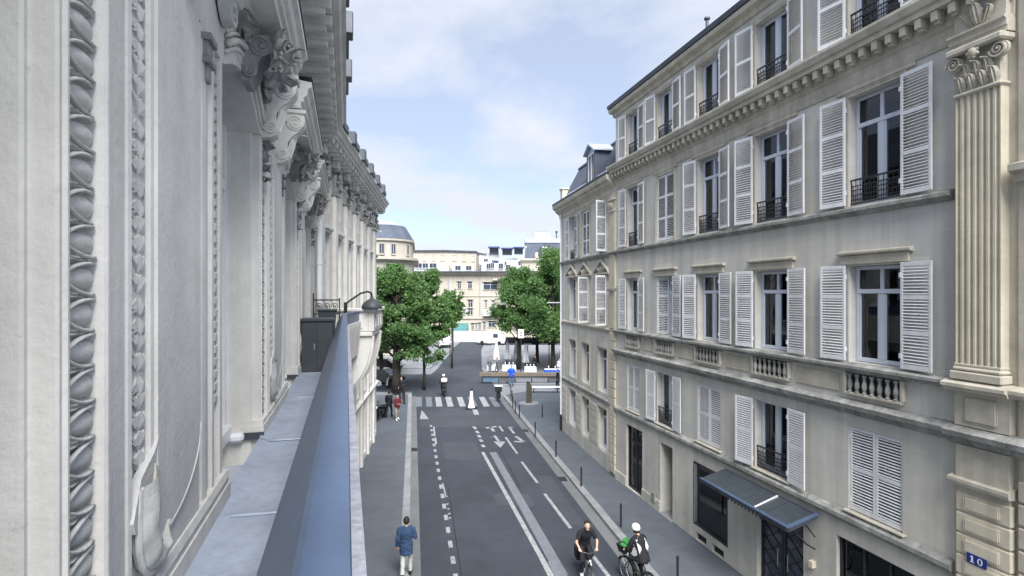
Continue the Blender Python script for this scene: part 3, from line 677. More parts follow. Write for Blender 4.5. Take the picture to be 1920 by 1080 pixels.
# mansard: steep slate slope, flatter zinc top, low stone parapet at the corner
ledge(MBD, Y0, Y1-.2, [(.12,13.98),(-1.05,16.1),(-1.2,16.14),(-5.5,16.9),(-8.8,16.9),(-8.8,13.98)], 'slate','roof')
ledge(MBD, Y0, Y1-.15, [(-.98,16.1),(-1.02,16.22),(-1.2,16.24),(-1.2,16.1)], 'zinc_dark','ridge_roll')
me = MB().cbox(-.16,.16,-.01,.03,0,.5,.01).mesh('slate_course')
x = Y0+.2
while x < Y1-.3:
    o = obj('slate_course', me, 'zinc', MBD, (x,.1,14.0)); o.rotation_euler.x = R_(29); x += .36
MB().cbox(Y1-.5,Y1-.05,-.3,.1,13.98,14.8,.03).cbox(Y1-.55,Y1,-.36,.16,14.8,14.9,.02).build('corner_post','right_trim',MBD)
DX = 26.2
mb = MB().box(DX-.62,DX-.5,-1.0,.05,14.2,15.7).box(DX+.5,DX+.62,-1.0,.05,14.2,15.7).box(DX-.62,DX+.62,-1.0,.04,14.1,14.25); dm = mb.build('dormer','slate',MBD)
MB().prism([(DX-.78,15.7),(DX-.78,15.78),(DX,16.2),(DX+.78,15.78),(DX+.78,15.7),(DX,16.1)], -1.5,.2,'y').build('dormer_roof','zinc',dm)
MB().prism([(DX-.6,15.7),(DX,16.08),(DX+.6,15.7)], -.1,.02,'y').build('dormer_gable','zinc',dm)
MB().box(DX-.5,DX-.42,-.06,.03,14.25,15.7).box(DX+.42,DX+.5,-.06,.03,14.25,15.7).box(DX-.04,DX+.04,-.06,.03,14.25,15.7).box(DX-.5,DX+.5,-.06,.029,15.6,15.7).build('dormer_frame','white_paint',dm)
for s in (-1,1): MB().box(DX+s*.23-.19,DX+s*.23+.19,-.03,-.02,14.25,15.6).build('pane','dark_glass',dm)
stuff2 = MB()
def sh2(hx, side, r, ang, w=.56, y=.06): shutter(MBD, hx, side, RM[r][0]+.02, w, RM[r][1]-RM[r][0]-.03, ang, (.34,.67) if r else (.5,), stuff2, y)
for i, c in enumerate(CM):
    for r in RM:
        z0, z1 = RM[r]; surround(MBD, c, z0, wm, z1-z0, 'right_trim', .12, .03)
        if (r, i) == (3,1):
            sh2(c-wm/2+.005, 1, r, 0, wm/2-.01, -.05); sh2(c+wm/2-.005, -1, r, 0, wm/2-.01, -.05); continue
        window(MBD, c, z0+.01, wm-.01, z1-z0-.02, -.24, .76, ('curtain',None,'blind')[(i+r)%3])
        if r == 3:
            sh2(c-wm/2-.02, -1, r, 6 if i else 78); 
            if i == 2: sh2(c+wm/2+.02, 1, r, 6)
            railing(MBD, c, z0, wm-.02, .55, -.04)
        if r == 2 and i < 2: railing(MBD, c, z0, wm-.02, .5, -.06); sh2(c-wm/2-.02, -1, 2, 80 if i == 0 else 88, wm/2)
tag(stuff2.build('slats','white_paint',MBD,normals=False), kind='stuff')
# pediments with carving over the second-floor windows
for c in CM:
    mb = MB().prism([(c-1.0,9.5),(c-1.0,9.58),(c,10.16),(c+1.0,9.58),(c+1.0,9.5),(c,10.04)], -.01, .16, 'y').box(c-1.0,c+1.0,-.01,.14,9.42,9.5); mb.build('pediment','right_trim',MBD)
    mb = MB(); 
    for k in (-1,0,1): acanthus(mb, TR(c+k*.26,.0,9.5,ry=k*.6), .36, .26, .3)
    mb.build('carved_ornament','right_trim',MBD,50)
# strip pilaster at the joint of the two houses
MB().box(Y0,Y0+.62,-.01,.1,6.9,12.2).build('pilaster_shaft','right_pilaster',MBD); MB().cbox(Y0-.02,Y0+.66,-.01,.16,12.2,12.34,.03).cbox(Y0-.04,Y0+.7,-.01,.2,12.72,12.84,.03).box(Y0,Y0+.62,-.01,.1,12.3,13.1).build('capital','right_trim',MBD)
mb = MB()
for k in range(3): acanthus(mb, TR(Y0+.12+k*.2,.1,12.34), .36, .2, .8)
mb.build('acanthus_leaf','right_trim',MBD,50)
MB().cbox(Y0-.02,Y0+.68,-.01,.2,8.6,8.74,.02).build('pilaster_band','ledge_stained',MBD)
z = .3; me = MB().cbox(Y0,Y0+.64,-.01,.1,0,.4,.02).mesh('rusticated_block'); me2 = MB().cbox(-.62,.62,-.01,.05,0,.36,.02).mesh('rusticated_block')
while z < 6.4: obj('rusticated_block', me, 'right_pilaster', MBD, (0,0,z)); z += .43
for zz_ in (.95,1.35,1.75,2.15,2.55):
    for a, b in zip(CM[:-1],CM[1:]): 
        o = obj('rusticated_block', me2, 'ground_stone', MBD, ((a+b)/2,0,zz_)); o.scale.x = (b-a-wm-.3)/1.24
    o = obj('rusticated_block', me2, 'ground_stone', MBD, (Y1-.6,0,zz_)); o.scale.x = .8
MB().box(Y0+.64,Y1,-.005,.04,.0,.88).build('plinth','ground_stone',MBD)
mb = MB().tube([(Y1-.25,.12,.6),(Y1-.25,.12,6.4),(Y1-.25,.14,6.6),(Y1-.25,.12,6.8),(Y1-.25,.12,13.3)],.05,8); mb.build('downpipe','white_plastic',MBD,40)
MB().tube([(Y1-.25,.12,.1),(Y1-.25,.12,1.1)],.07,8).build('downpipe_shoe','black_iron',MBD,40)
mb = MB().cbox(Y1+.0,Y1+.03,.0,.9,7.9,7.96,.005).build('sign_arm','white_plastic',MBD)
# ================================================================== the carved stone house on the left, with the balcony we stand on
tl = .31; cl_ = 1/math.hypot(1,tl); sl_ = tl*cl_
LB = thing('carved_stone_house', 'pale carved stone house with arched windows and long zinc balcony filling the left', 'building', (0,0,0), math.atan2(cl_, -sl_))
PI = math.pi
FL = 6.75; PER = 4.74; NJ, FJ = 5.0, 2.36          # balcony floor, bay length, near and far jamb of the pier
ZS, ZC = 10.42, 10.72                               # arch springing and crown
def pier_profile(o, end=NJ):
    p = [(2.30,1.75),(2.30,1.10),(2.312,1.09),(2.335,1.09),(2.335,1.01),(2.345,1.0),(2.365,1.0),(2.372,.985),(2.385,.985),(2.39,1.035),(2.61,1.035),
         (2.615,.962),(2.63,.952),(2.65,.952),(2.66,.97),(2.685,.978),(2.70,.978),(2.88,.978),(2.89,.968),(2.915,.962),(2.93,.968),(2.94,.985),(2.965,.985),(2.97,1.0),(3.19,1.0),(3.20,.972),
         (3.22,.968),(4.13,.968),(4.16,.98),(4.17,1.0),(4.25,1.0),(4.27,.98),(4.33,.972),(4.39,.98),(4.41,1.0),(4.52,1.0),(4.54,.975),(4.6,.975),(4.62,1.0),(4.66,1.02),(4.72,1.02),
         (4.73,1.035),(4.86,1.035),(4.87,.99),(4.93,.985),(4.97,1.0),(4.985,1.02),(NJ,1.06),(NJ,1.75)]
    return [(x+o,y) for x,y in p]
for k in range(-1,3):
    MB().prism(pier_profile(k*PER)[::-1], FL-.3, ZS).build('pier','left_stone',LB)
MB().prism([(16.52,1.75),(16.52,1.1),(16.56,1.1),(16.56,1.0),(17.45,.98),(17.45,1.75)][::-1], FL-.3, ZS).build('pier','left_stone',LB)
# wall over the openings: arched heads, then the plain upper wall with small arched windows
for k in range(-1,3):
    a, b = NJ+k*PER, 2.30+(k+1)*PER; n = 14
    arc = [(a+(b-a)*i/n, ZS+(ZC-ZS)*math.sin(PI*i/n)) for i in range(n+1)]
    for i in range(n):
        (x0,z0),(x1,z1) = arc[i], arc[i+1]
        if i == 0: mb = MB()
        mb.prism([(x0,z0),(x1,z1),(x1,ZC+.05),(x0,ZC+.05)], 1.0, 1.75, 'y')
    mb.build('arched_head','left_stone',LB)
    p0 = 2.30+k*PER
    MB().box(p0, a, .985, 1.75, ZS+.001, ZC+.05).build('impost','left_stone',LB)
MB().box(2.30+3*PER,17.45,.985,1.75,ZS+.001,ZC+.05).build('impost','left_stone',LB)
uop = []
for k in range(-1,4): c = (NJ+FJ)/2+1.32+1.05+k*PER-PER/2+.0; uop.append((6.05+k*PER-.55, 6.05+k*PER+.55, 12.05, 13.05))
wall_mb(-3, 17.45, ZC+.05, 13.6, [u for u in uop if u[0] > -3 and u[1] < 17.4], .99, 1.5).build('upper_wall','left_stone',LB)
for u in uop[:-1]:
    mb = MB().cbox(u[0]-.14,u[0],.93,1.0,11.75,13.05,.02).cbox(u[1],u[1]+.14,.93,1.0,11.75,13.05,.02); c = (u[0]+u[1])/2
    mb.tube([(c+.66*math.cos(PI*i/12),.96,13.0+.45*math.sin(PI*i/12)) for i in range(13)],.07,6); mb.build('attic_surround','left_stone',LB)
    o = MB().box(u[0],u[1],1.3,1.32,12.05,13.05).build('attic_window','dark_glass',LB)
    MB().box(c-.03,c+.03,1.27,1.3,12.05,13.05).box(u[0],u[0]+.05,1.27,1.3,12.05,13.05).box(u[1]-.05,u[1],1.27,1.3,12.05,13.05).build('window_bar','white_paint',o)
for k in range(-1,4):
    x = 3.65+k*PER
    if x < 17: MB().cbox(x-.28,x+.28,.9,1.0,11.7,13.3,.02).cbox(x-.34,x+.34,.84,1.0,13.2,13.36,.03).build('attic_pilaster','left_stone',LB)
# the window in each arch
for k in range(0,3):
    a, b = NJ+k*PER, 2.30+(k+1)*PER; h = ZC-FL-.1; cx = (a+b)/2
    mb = MB().box(a,a+.09,1.36,1.44,FL+.12,ZC).box(b-.1,b,1.36,1.44,FL+.12,ZC).box(cx-.05,cx+.05,1.37,1.43,FL+.2,9.7).box(a+.09,b-.1,1.35,1.45,9.7,9.8).box(cx-.04,cx+.04,1.375,1.425,9.8,ZC)
    w = mb.build('window','white_plastic',LB)
    for x0,x1 in ((a+.09,cx-.05),(cx+.05,b-.1)):
        for z0,z1 in ((FL+.2,9.7),(9.8,ZC)): MB().box(x0,x1,1.396,1.404,z0,z1).build('pane','pane_glass',w)
    MB().cbox(a,b,1.3,1.46,FL+.02,FL+.2,.02).build('sill','white_plastic',w)
    MB().cbox(b-.14,b,1.16,1.32,FL,FL+.1,.03).build('sill_end','white_plastic',w)
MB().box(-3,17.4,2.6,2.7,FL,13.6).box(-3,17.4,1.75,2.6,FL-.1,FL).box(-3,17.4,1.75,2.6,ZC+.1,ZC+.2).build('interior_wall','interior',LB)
# ---- egg and dart band on the jamb, one egg, rim and dart at a time on the near pier
EB = MB().box(2.388,2.612,1.03,1.036,FL+.3,ZS).build('egg_and_dart_band','left_carved',LB)
def egg_m():
    mb = MB(); n = 10; m = 7; v = []; f = []
    for i in range(m+1):
        for k in range(n+1):
            u = -1+2*k/n; w = PI*i/m
            x = .1*u+.004; prof = math.sin(PI*(u+1)/2*.64)**.85; v.append((x, -.038*prof*math.sin(w)**.8, .046*prof*math.cos(w)))
    for i in range(m):
        for k in range(n): f.append((i*(n+1)+k,i*(n+1)+k+1,(i+1)*(n+1)+k+1,(i+1)*(n+1)+k))
    return mb.add(v,f).mesh('egg',True)
def rim_m():
    mb = MB(); q = [(.106,-.03,-.062),(.06,-.034,-.063),(.01,-.034,-.058),(-.04,-.03,-.045),(-.08,-.024,-.026),(-.108,-.012,0),(-.08,-.024,.026),(-.04,-.03,.045),(.01,-.034,.058),(.06,-.034,.063),(.106,-.03,.062)]
    return mb.tube(q,[(.012,.0075)]*11,6,up=(0,-1,0)).mesh('shell_rim',True)
def dart_m():
    return MB().add([(-.108,0,.012),(-.108,0,-.012),(-.06,-.035,0),(.0,-.03,.0),(.05,-.028,.012),(.05,-.028,-.012),(.104,-.02,.014),(.104,-.02,-.014),(.104,.002,.02),(.104,.002,-.02),(.0,.004,.022),(.0,.004,-.022)],
                    [(0,2,1),(0,10,3,2),(1,2,3,11),(3,10,8,6,4),(3,5,7,9,11),(3,4,5),(4,6,7,5),(6,8,9,7),(0,1,11,9,8,10)]).mesh('dart')
stuffE = MB(); eg, ri, da = egg_m(), rim_m(), dart_m()
def addmesh(mb, me, M): mb.add([v.co for v in me.vertices], [tuple(p.vertices) for p in me.polygons], M)
z = FL+.36; i = 0
while z < ZS-.08:
    for nm, me in (('egg',eg),('shell_rim',ri)):
        o = obj(nm, me, 'left_carved', EB, (2.5,1.03,z)); o.rotation_euler = (random.uniform(-.05,.05),random.uniform(-.05,.05),random.uniform(-.04,.04))
    obj('dart', da, 'left_carved', EB, (2.5,1.03,z+.0725))
    for k in (-1,1,2):
        M = TR(2.5+k*PER,1.03,z); addmesh(stuffE, eg, M); addmesh(stuffE, ri, M); addmesh(stuffE, da, TR(2.5+k*PER,1.03,z+.0725))
    z += .145; i += 1
tag(stuffE.build('egg_and_dart_mouldings','left_carved',LB,True), kind='stuff')
# ---- leaf band beside it
LBAND = MB().box(2.972,3.188,.994,1.0,FL+.9,ZS).build('leaf_band','left_carved',LB)
def leaf_m(sd):
    r = random.Random(sd); mb = MB()
    for s in (-1,1):
        w = .045+r.uniform(-.006,.006); tl_ = r.uniform(-.02,.02)
        pts = [(0,0,-.045),(s*.03,-.016,-.03),(s*.062,-.03,-.006+tl_),(s*.1,-.012,.03+tl_),(s*.066,-.026,.028),(s*.085,-.01,.052),(s*.045,-.03,.036),(s*.02,-.02,.055),(0,-.006,.03)]
        v = pts+[(x*.96,.004,z) for x,y,z in pts]+[(s*.04,-.034,.006)]
        n = len(pts); f = [(k,(k+1)%n,2*n) for k in range(n)]+[(k,n+k,n+(k+1)%n,(k+1)%n) for k in range(n)]
        mb.add(v,f)
    return mb.mesh('leaf')
lm = [leaf_m(q) for q in range(5)]; stuffL = MB()
z = 7.66
while z < ZS-.05:
    o = obj('leaf', lm[random.randrange(5)], 'left_carved', LBAND, (3.08,.997,z)); o.scale = (1,.6,1); o.rotation_euler.y = random.choice((0,PI))+random.uniform(-.12,.12)
    for k in (-1,1,2): addmesh(stuffL, lm[random.randrange(5)], TR(3.08+k*PER,.996,z,ry=random.uniform(-.1,.1)))
    for k in (0,1,2):
        stuffL.cbox(4.745+k*PER,4.845+k*PER,1.0,1.034,z-.035,z+.03,.008)
    z += .098
tag(stuffL.build('leaf_mouldings','left_carved',LB), kind='stuff')
# carved drop at the foot of the leaf band and the tongue-shaped panel
def drop(k):
    o = k*PER; mb = MB(); v = []; f = []; n = 16
    P = [(2.90,7.42),(2.98,7.52),(3.10,7.62),(3.24,7.72)]
    mb.prism([(2.90,7.42),(2.93,7.36),(3.0,7.38),(3.12,7.5),(3.26,7.74),(3.19,7.68),(3.0,7.6)], .95, .99, 'y', TR(o))
    outer = [(3.0,7.56),(2.985,7.4),(3.0,7.26),(3.05,7.15),(3.12,7.09),(3.2,7.075),(3.3,7.13),(3.4,7.235)]; inner = [(3.19,7.62),(3.16,7.45),(3.165,7.33),(3.19,7.25),(3.225,7.2),(3.27,7.185),(3.32,7.2),(3.4,7.245)]
    def dens(q): return [tuple(Vector(q[i]).lerp(Vector(q[i+1]),t/3)) for i in range(len(q)-1) for t in range(3)]+[q[-1]]
    outer, inner = dens(outer), dens(inner)
    m = len(outer); ii = 0
    for (ox,oz),(ix,iz) in zip(outer,inner):
        ii += 1
        for t in range(6):
            q = t/5; v.append((ox+(ix-ox)*q+o, (.946-.05*math.sin(PI*q)*min(1,(len(outer)-ii)/5+.15)-.007*math.sin(ii*1.3+t)), oz+(iz-oz)*q))
    for i in range(m-1):
        for t in range(5): f.append((i*6+t,i*6+t+1,(i+1)*6+t+1,(i+1)*6+t))
    b = len(v); v += [(x,.99,z) for x,y,z in v]
    for i in range(m-1):
        f.append((i*6,(i+1)*6,b+(i+1)*6,b+i*6)); f.append((i*6+5,b+i*6+5,b+(i+1)*6+5,(i+1)*6+5))
    mb.add(v,f); mb.tube([(x+o-.012,.955,z-.008) for x,z in outer],.016,6)
    return mb.build('carved_drop','left_carved',LB,40)
def tongue(k):
    o = k*PER; n = 12; x0, x1, zt, zb = 3.24, 4.1, ZS-.1, 7.62
    pts = [(x0,zt),(x1,zt)]+[(x1-(x1-x0)*.93*(1-math.cos(PI/2*i/n)), zb-.43*math.sin(PI/2*i/n)) for i in range(n+1)]+[(x0,7.2)]
    MB().prism([(x+o,z) for x,z in pts], .95, .97, 'y').build('panel','left_stone',LB)
    MB().tube([(x+o,.955,z) for x,z in pts[2:-1]],.012,6).build('panel_bead','left_stone',LB,True)
for k in range(-1,3): drop(k); tongue(k)
# plinths and dark lead upstands at the feet of the piers
for k in range(-1,3):
    o = k*PER
    mb = MB().prism([(2.28+o,1.7),(2.28+o,.955),(3.3+o,.94),(NJ+.03+o,.94),(NJ+.03+o,1.7)][::-1], FL, FL+.16).prism([(2.29+o,1.7),(2.29+o,.962),(3.3+o,.952),(NJ+.015+o,.952),(NJ+.015+o,1.7)][::-1], FL+.16, FL+.22)
    mb.prism([(.94,FL+.22),(.956,FL+.27),(1.0,FL+.27),(1.0,FL+.22)], 3.2+o, NJ+.01+o, 'x'); mb.build('plinth','left_stone',LB)
    MB().box(2.255+o,2.281+o,.95,1.3,FL+.0,FL+.085).build('lead_upstand','zinc_dark',LB)
# ---- carved arch: archivolt, end scrolls, foliage, keystone
def lump(mb, r, path, n, size, seed):
    rr = random.Random(seed)
    for i in range(n):
        t = i/max(1,n-1); j = t*(len(path)-1); a = Vector(path[int(j)]); b = Vector(path[min(int(j)+1,len(path)-1)]); p = a.lerp(b, j-int(j))
        M = Matrix.Translation(p) @ Matrix.Rotation(rr.uniform(0,6.28),4,'Y') @ TR(rz=PI+rr.uniform(-.6,.6),rx=rr.uniform(-.4,.5))
        acanthus(mb, M, size*rr.uniform(.7,1.25), size*rr.uniform(.4,.7), rr.uniform(.4,1.2), 3, .016, 7)
        if rr.random() < .6: mb.ell(p+Vector((rr.uniform(-.05,.05),-.06,rr.uniform(-.05,.05))),(.028,.025,.028),6,4)
for k in range(0,3):
    o = k*PER; a, b = NJ-.08+o, 2.38+PER+o; n = 16; c = (a+b)/2
    arc = [(a+(b-a)*i/n, ZS+.06+(ZC-ZS+.1)*math.sin(PI*i/n)) for i in range(n+1)]
    mb = MB()
    for off,y,r in ((0,.985,.022),(.075,.96,.03),(.14,.975,.018)): mb.tube([(x,y,z+off) for x,z in arc[1:]],r,6)
    mb.build('archivolt','left_stone',LB,True)
    for s,x in ((-1,a-.06),(1,b+.06)):
        mb = MB(); volute(mb, TR(x,.97,ZS+.44,rz=PI), .19, 2.2, .09, .04, s); mb.build('scroll','left_carved',LB,40)
        if s > 0: mb = MB(); lump(mb,0,[(x+.05,.96,ZS+.2),(x+.08,.97,ZS-.1),(x+.06,.98,ZS-.5)],9,.16,k*5+s); mb.build('carved_foliage','left_carved_dark',LB,50)
    mb = MB(); lump(mb,0,[(x,.93,z+.24) for x,z in arc[4:-1]],16,.19,k+40); lump(mb,0,[(x,.93,z+.38) for x,z in arc[4:-2]],12,.18,k+60); mb.build('carved_foliage','left_carved_dark',LB,50)
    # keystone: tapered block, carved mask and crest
    mb = MB().prism([(1.0,ZC-.1),(.93,ZC-.1),(.86,ZC+.02),(.84,ZC+.12),(.78,ZC+.2),(.72,11.1),(1.0,11.1)], c-.16, c+.16, 'x'); volute(mb, TR(c-.16,.82,10.98,rz=PI/2), .11, 2, .03, .026, 1); volute(mb, TR(c-.16,.92,10.72,rz=PI/2), .07, 2, .025, .02, -1); mb.build('keystone','left_carved_dark',LB,40)
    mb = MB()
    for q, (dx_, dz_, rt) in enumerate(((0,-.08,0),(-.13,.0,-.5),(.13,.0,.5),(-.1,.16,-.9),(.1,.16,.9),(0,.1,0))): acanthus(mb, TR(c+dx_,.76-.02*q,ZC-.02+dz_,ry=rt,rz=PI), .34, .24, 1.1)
    mb.build('carved_crest','left_carved_dark',LB,50)
    mb = MB(); lump(mb,0,[(c-.2,.7,10.75),(c-.2,.68,11.0),(c,.62,11.08),(c+.2,.68,11.0),(c+.2,.7,10.75)],12,.2,k+80); mb.build('carved_foliage','left_carved_dark',LB,50)
# ---- cornice hoods on scrolled consoles
HP = [(1.0,11.12),(.93,11.12),(.9,11.17),(.86,11.2),(.64,11.21),(.64,11.3),(.6,11.31),(.6,11.37),(.56,11.4),(.54,11.5),(.49,11.53),(.49,11.6),(1.0,11.66)]
def console(s, z1=11.13, sc=1.0):
    w = .12; mb = MB()
    prof = [(1.0,z1),(.6,z1),(.585,z1-.06),(.6,z1-.16),(.66,z1-.25),(.76,z1-.33),(.82,z1-.42),(.83,z1-.52),(.8,z1-.6),(.82,z1-.68),(.88,z1-.72),(1.0,z1-.74)]
    mb.prism(prof, s-w, s+w, 'x')
    volute(mb, TR(s-w,.72,z1-.13,rz=PI/2), .125, 2, .03, .03, 1); volute(mb, TR(s-w,.885,z1-.6,rz=PI/2), .085, 2, .025, .022, -1)
    acanthus(mb, TR(s,.84,z1-.62,rz=PI), .44, .2, 1.0); mb.cbox(s-w-.03,s+w+.03,.57,1.0,z1,z1+.06,.01)
    return mb.build('console','left_stone',LB,40)
for k in range(0,3):
    o = k*PER; MB().prism(HP[::-1], 3.62+o, 7.42+o, 'x').build('hood_cornice','left_stone',LB)
    for s in (3.78,7.2): console(s+o)
    MB().prism([(3.57+o,11.66),(7.47+o,11.66),(7.47+o,11.7),(3.57+o,11.7)], .48, 1.0, 'y').build('hood_flashing','zinc_dark',LB)
for k in range(0,3):                                        # small corbels at pier heads
    x = 4.36+k*PER; mb = MB().cbox(x-.1,x+.1,.92,1.0,10.31,10.36,.005).cbox(x-.08,x+.08,.945,1.0,10.2,10.31,.006).cbox(x-.09,x+.09,.925,1.0,10.15,10.2,.005).cbox(x-.05,x+.05,.95,1.0,10.03,10.15,.008); mb.build('corbel','left_carved_dark',LB,40)
# ---- eaves with brackets, lead-capped blocks along the edge
def eaves(parent, x0, x1, y0, pr, m, M=None):
    y = y0-pr
    MB(M).prism([(y0,13.36),(y0-.1,13.38),(y0-.14,13.5),(y0-.2,13.54),(y+.2,13.56),(y+.2,13.66),(y+.12,13.68),(y+.08,13.8),(y,13.84),(y,13.93),(y0,14.1)][::-1], x0, x1, 'x').build('eaves',m,parent)
    br = MB().cbox(-.11,.11,y+.24,y0-.05,13.36,13.555,.02).cbox(-.09,.09,y+.34,y0-.05,13.26,13.37,.02).mesh('eaves_bracket'); x = x0+.3
    while x < x1: obj('eaves_bracket', br, m, parent, (x,0,0)); x += .62
    bl = MB().cbox(0,1.5,y-.06,y+.5,13.94,14.2,.02).cbox(-.02,.35,y-.14,y+.5,13.86,14.32,.02).mesh('capping_block'); x = x0+.4
    while x < x1-1.4: obj('capping_block', bl, 'zinc_dark', parent, (x,0,0)); x += 2.35
eaves(LB, -3, 17.45, .99, .98, 'left_stone')
MB().prism([(.4,14.1),(1.2,16.4),(5,17.4),(5,14.1)][::-1], -3, 17.45, 'x').build('roof','slate',LB)
# ---- balcony: lead sheets, parapet with metal capping, stone coping outside
seams = [-3,1.0,4.62,6.86,9.55,12.4,15.0,17.45]
for i, (a, b) in enumerate(zip(seams, seams[1:])):
    lift = .004*(i%2); n = 10; mb = MB(); v = []; f = []
    for q in range(n+1):
        for p in range(7):
            x = a+(b-a)*q/n; y = .25+.73*p/6; zq = FL+lift+.004*noise.noise(Vector((x*1.7,y*2.5,i)))+(.05*((p-5.2)/.8)**2 if p > 5.2 else 0)
            v.append((x,y,zq))
    for q in range(n):
        for p in range(6): f.append((q*7+p,(q+1)*7+p,(q+1)*7+p+1,q*7+p+1))
    mb.add(v,f)
    so = mb.build('floor_sheet','zinc',LB,True)
    MB().tube([(b+.012*math.sin(y_*9),y_,FL+.012) for y_ in (.26,.4,.6,.8,.95)],[(.012,.03)]*5,6,up=(0,0,1)).build('seam_roll','zinc',so,True)
ext = 20.2
CAP = [(.26,6.8),(.27,7.5),(.285,7.53),(.287,7.56),(.28,7.585),(.118,7.868),(.1,7.88),(.085,7.882),(.005,7.872),(-.008,7.866),(-.012,7.85),(-.012,7.78),(.0,7.74),(.0,6.8)]
MB().prism(CAP, -3, 17.5, 'x').build('parapet','rail_metal',LB,25)
cb_ = MB().cbox(.004,1.196,-.068,.0,7.36,7.5,.006).mesh('coping_stone'); x = -2.4
while x < 17: obj('coping_stone', cb_, 'coping', LB, (x,random.uniform(-.002,.002),random.uniform(-.003,.003))); x += 1.2
MB().prism([(.0,6.2),(.0,7.37),(-.055,7.36),(-.05,7.2),(-.02,7.15),(-.02,6.55),(-.06,6.5),(-.06,6.38),(.05,6.3),(.9,6.3),(.9,6.74),(.2,6.74),(.2,6.2)][::-1], -3, 17.5, 'x').build('balcony_slab','left_stone',LB)
lo = [(c-.7,c+.7,a,b) for c in (1.3,6.05,10.79,15.5) for a,b in ((3.6,5.7),(.5,2.9))]
wall_mb(-3,17.5,0,6.3,lo,.14,.6).build('lower_wall','left_stone',LB)
for c,_,a,b in [((u[0]+u[1])/2,0,u[2],u[3]) for u in lo]:
    o = MB().box(c-.7,c+.7,.4,.42,a,b).build('lower_window','dark_glass',LB); MB().box(c-.03,c+.03,.36,.4,a,b).box(c-.7,c-.62,.36,.4,a,b).box(c+.62,c+.7,.36,.4,a,b).build('window_bar','white_paint',o)

# ================================================================== the next house on the left: tall pilasters, turned to follow the street
t3 = .126; c3 = 1/math.hypot(1,t3); s3 = t3*c3
P3 = Vector((-sl_*17.5-cl_*1.0, cl_*17.5-sl_*1.0, 0))
LC = thing('pilastered_house', 'pale stone house with carved pilasters beyond the white downpipe on the left', 'building', P3, math.atan2(c3,-s3))
LEN = 15.4; pit = 2.15; cs = [1.9+i*pit for i in range(7)]
ops = [(c-.5,c+.5,7.0,10.6) for c in cs] + [(c-.45,c+.45,11.3,12.5) for c in cs] + [(c-.55,c+.55,3.6,5.8) for c in cs] + [(c-.6,c+.6,.4,2.9) for c in cs]
wall_mb(0,LEN,0,13.5,[o for o in ops if o[1] < LEN],0,.5).build('wall','left_stone',LC)
MB().box(0,LEN,1.2,1.3,0,13.4).build('interior_wall','interior',LC); MB().box(LEN-.4,LEN,.5,8,0,13.5).build('side_wall','left_stone',LC)
for c in cs:
    if c+.5 > LEN: continue
    w = MB().box(c-.5,c-.42,.1,.17,7.0,10.6).box(c+.42,c+.5,.1,.17,7.0,10.6).box(c-.04,c+.04,.1,.17,7,10.6).box(c-.42,c+.42,.1,.169,9.6,9.7).build('window','frame_paint',LC); MB().box(c-.42,c+.42,.132,.138,7.0,10.6).build('pane','pane_glass',w)
    w = MB().box(c-.04,c+.04,.1,.17,11.3,12.5).build('window','frame_paint',LC); MB().box(c-.45,c+.45,.14,.15,11.3,12.5).build('pane','dark_glass',w)
    for z0,z1,hw in ((3.6,5.8,.55),(.4,2.9,.6)):
        w = MB().box(c-.04,c+.04,.1,.17,z0,z1).box(c-hw,c-hw+.07,.1,.17,z0,z1).build('window','frame_paint',LC); MB().box(c-hw,c+hw,.14,.15,z0,z1).build('pane','dark_glass',w)
    MB().cbox(c-.62,c+.62,-.14,0,10.68,10.8,.02).cbox(c-.56,c+.56,-.08,0,10.6,10.68,.01).build('window_hood','left_stone',LC)
    MB().cbox(c-.6,c+.6,-.1,0,6.9,7.0,.015).build('sill','left_stone',LC); railing(LC,c,7.0,.98,.8,.04,0)
for i in range(8):
    c = .84+i*pit-.02
    if c > LEN: break
    MB().cbox(c-.2,c+.2,-.16,0,6.5,12.0,.025).build('pilaster','left_stone',LC); MB().cbox(c-.25,c+.25,-.2,0,6.3,6.5,.02).build('pilaster_base','left_stone',LC)
    mb = MB().cbox(c-.24,c+.24,-.22,0,12.0,12.08,.02).cbox(c-.28,c+.28,-.3,0,12.86,12.98,.02)
    lump(mb,0,[(c-.15,-.15,12.1),(c,-.2,12.3),(c+.15,-.15,12.5),(c-.1,-.2,12.7),(c+.1,-.2,12.2)],14,.3,i+90); mb.build('carved_capital','left_carved_dark',LC,50)
    MB().cbox(c-.17,c+.17,-.12,0,.0,5.9,.02).build('lower_pilaster','left_stone',LC)
    MB().cbox(c-.2,c+.2,-.24,0,12.98,13.3,.03).build('entablature_block','left_stone',LC)
ledge(LC,0,LEN+.1,[(0,5.95),(-.12,5.97),(-.2,6.1),(-.32,6.14),(-.32,6.26),(0,6.32)][::-1],'left_stone'); ledge(LC,0,LEN+.1,[(0,3.1),(-.1,3.12),(-.16,3.3),(0,3.36)][::-1],'left_stone')
eaves(LC,-.1,LEN+.3,0,.72,'left_stone'); MB().prism([(-.3,14.1),(.9,16.4),(5,17.0),(5,14.1)][::-1],0,LEN,'x').build('roof','slate',LC)
dp = MB().tube([(.15,-.16,6.3),(.15,-.16,13.3)],.085,10)
for z in (7.4,9.4,11.4,12.9): dp.lathe([(.1,0),(.1,.07)],(.15,-.16,z),10)
dp.build('downpipe','white_plastic',LC,40)
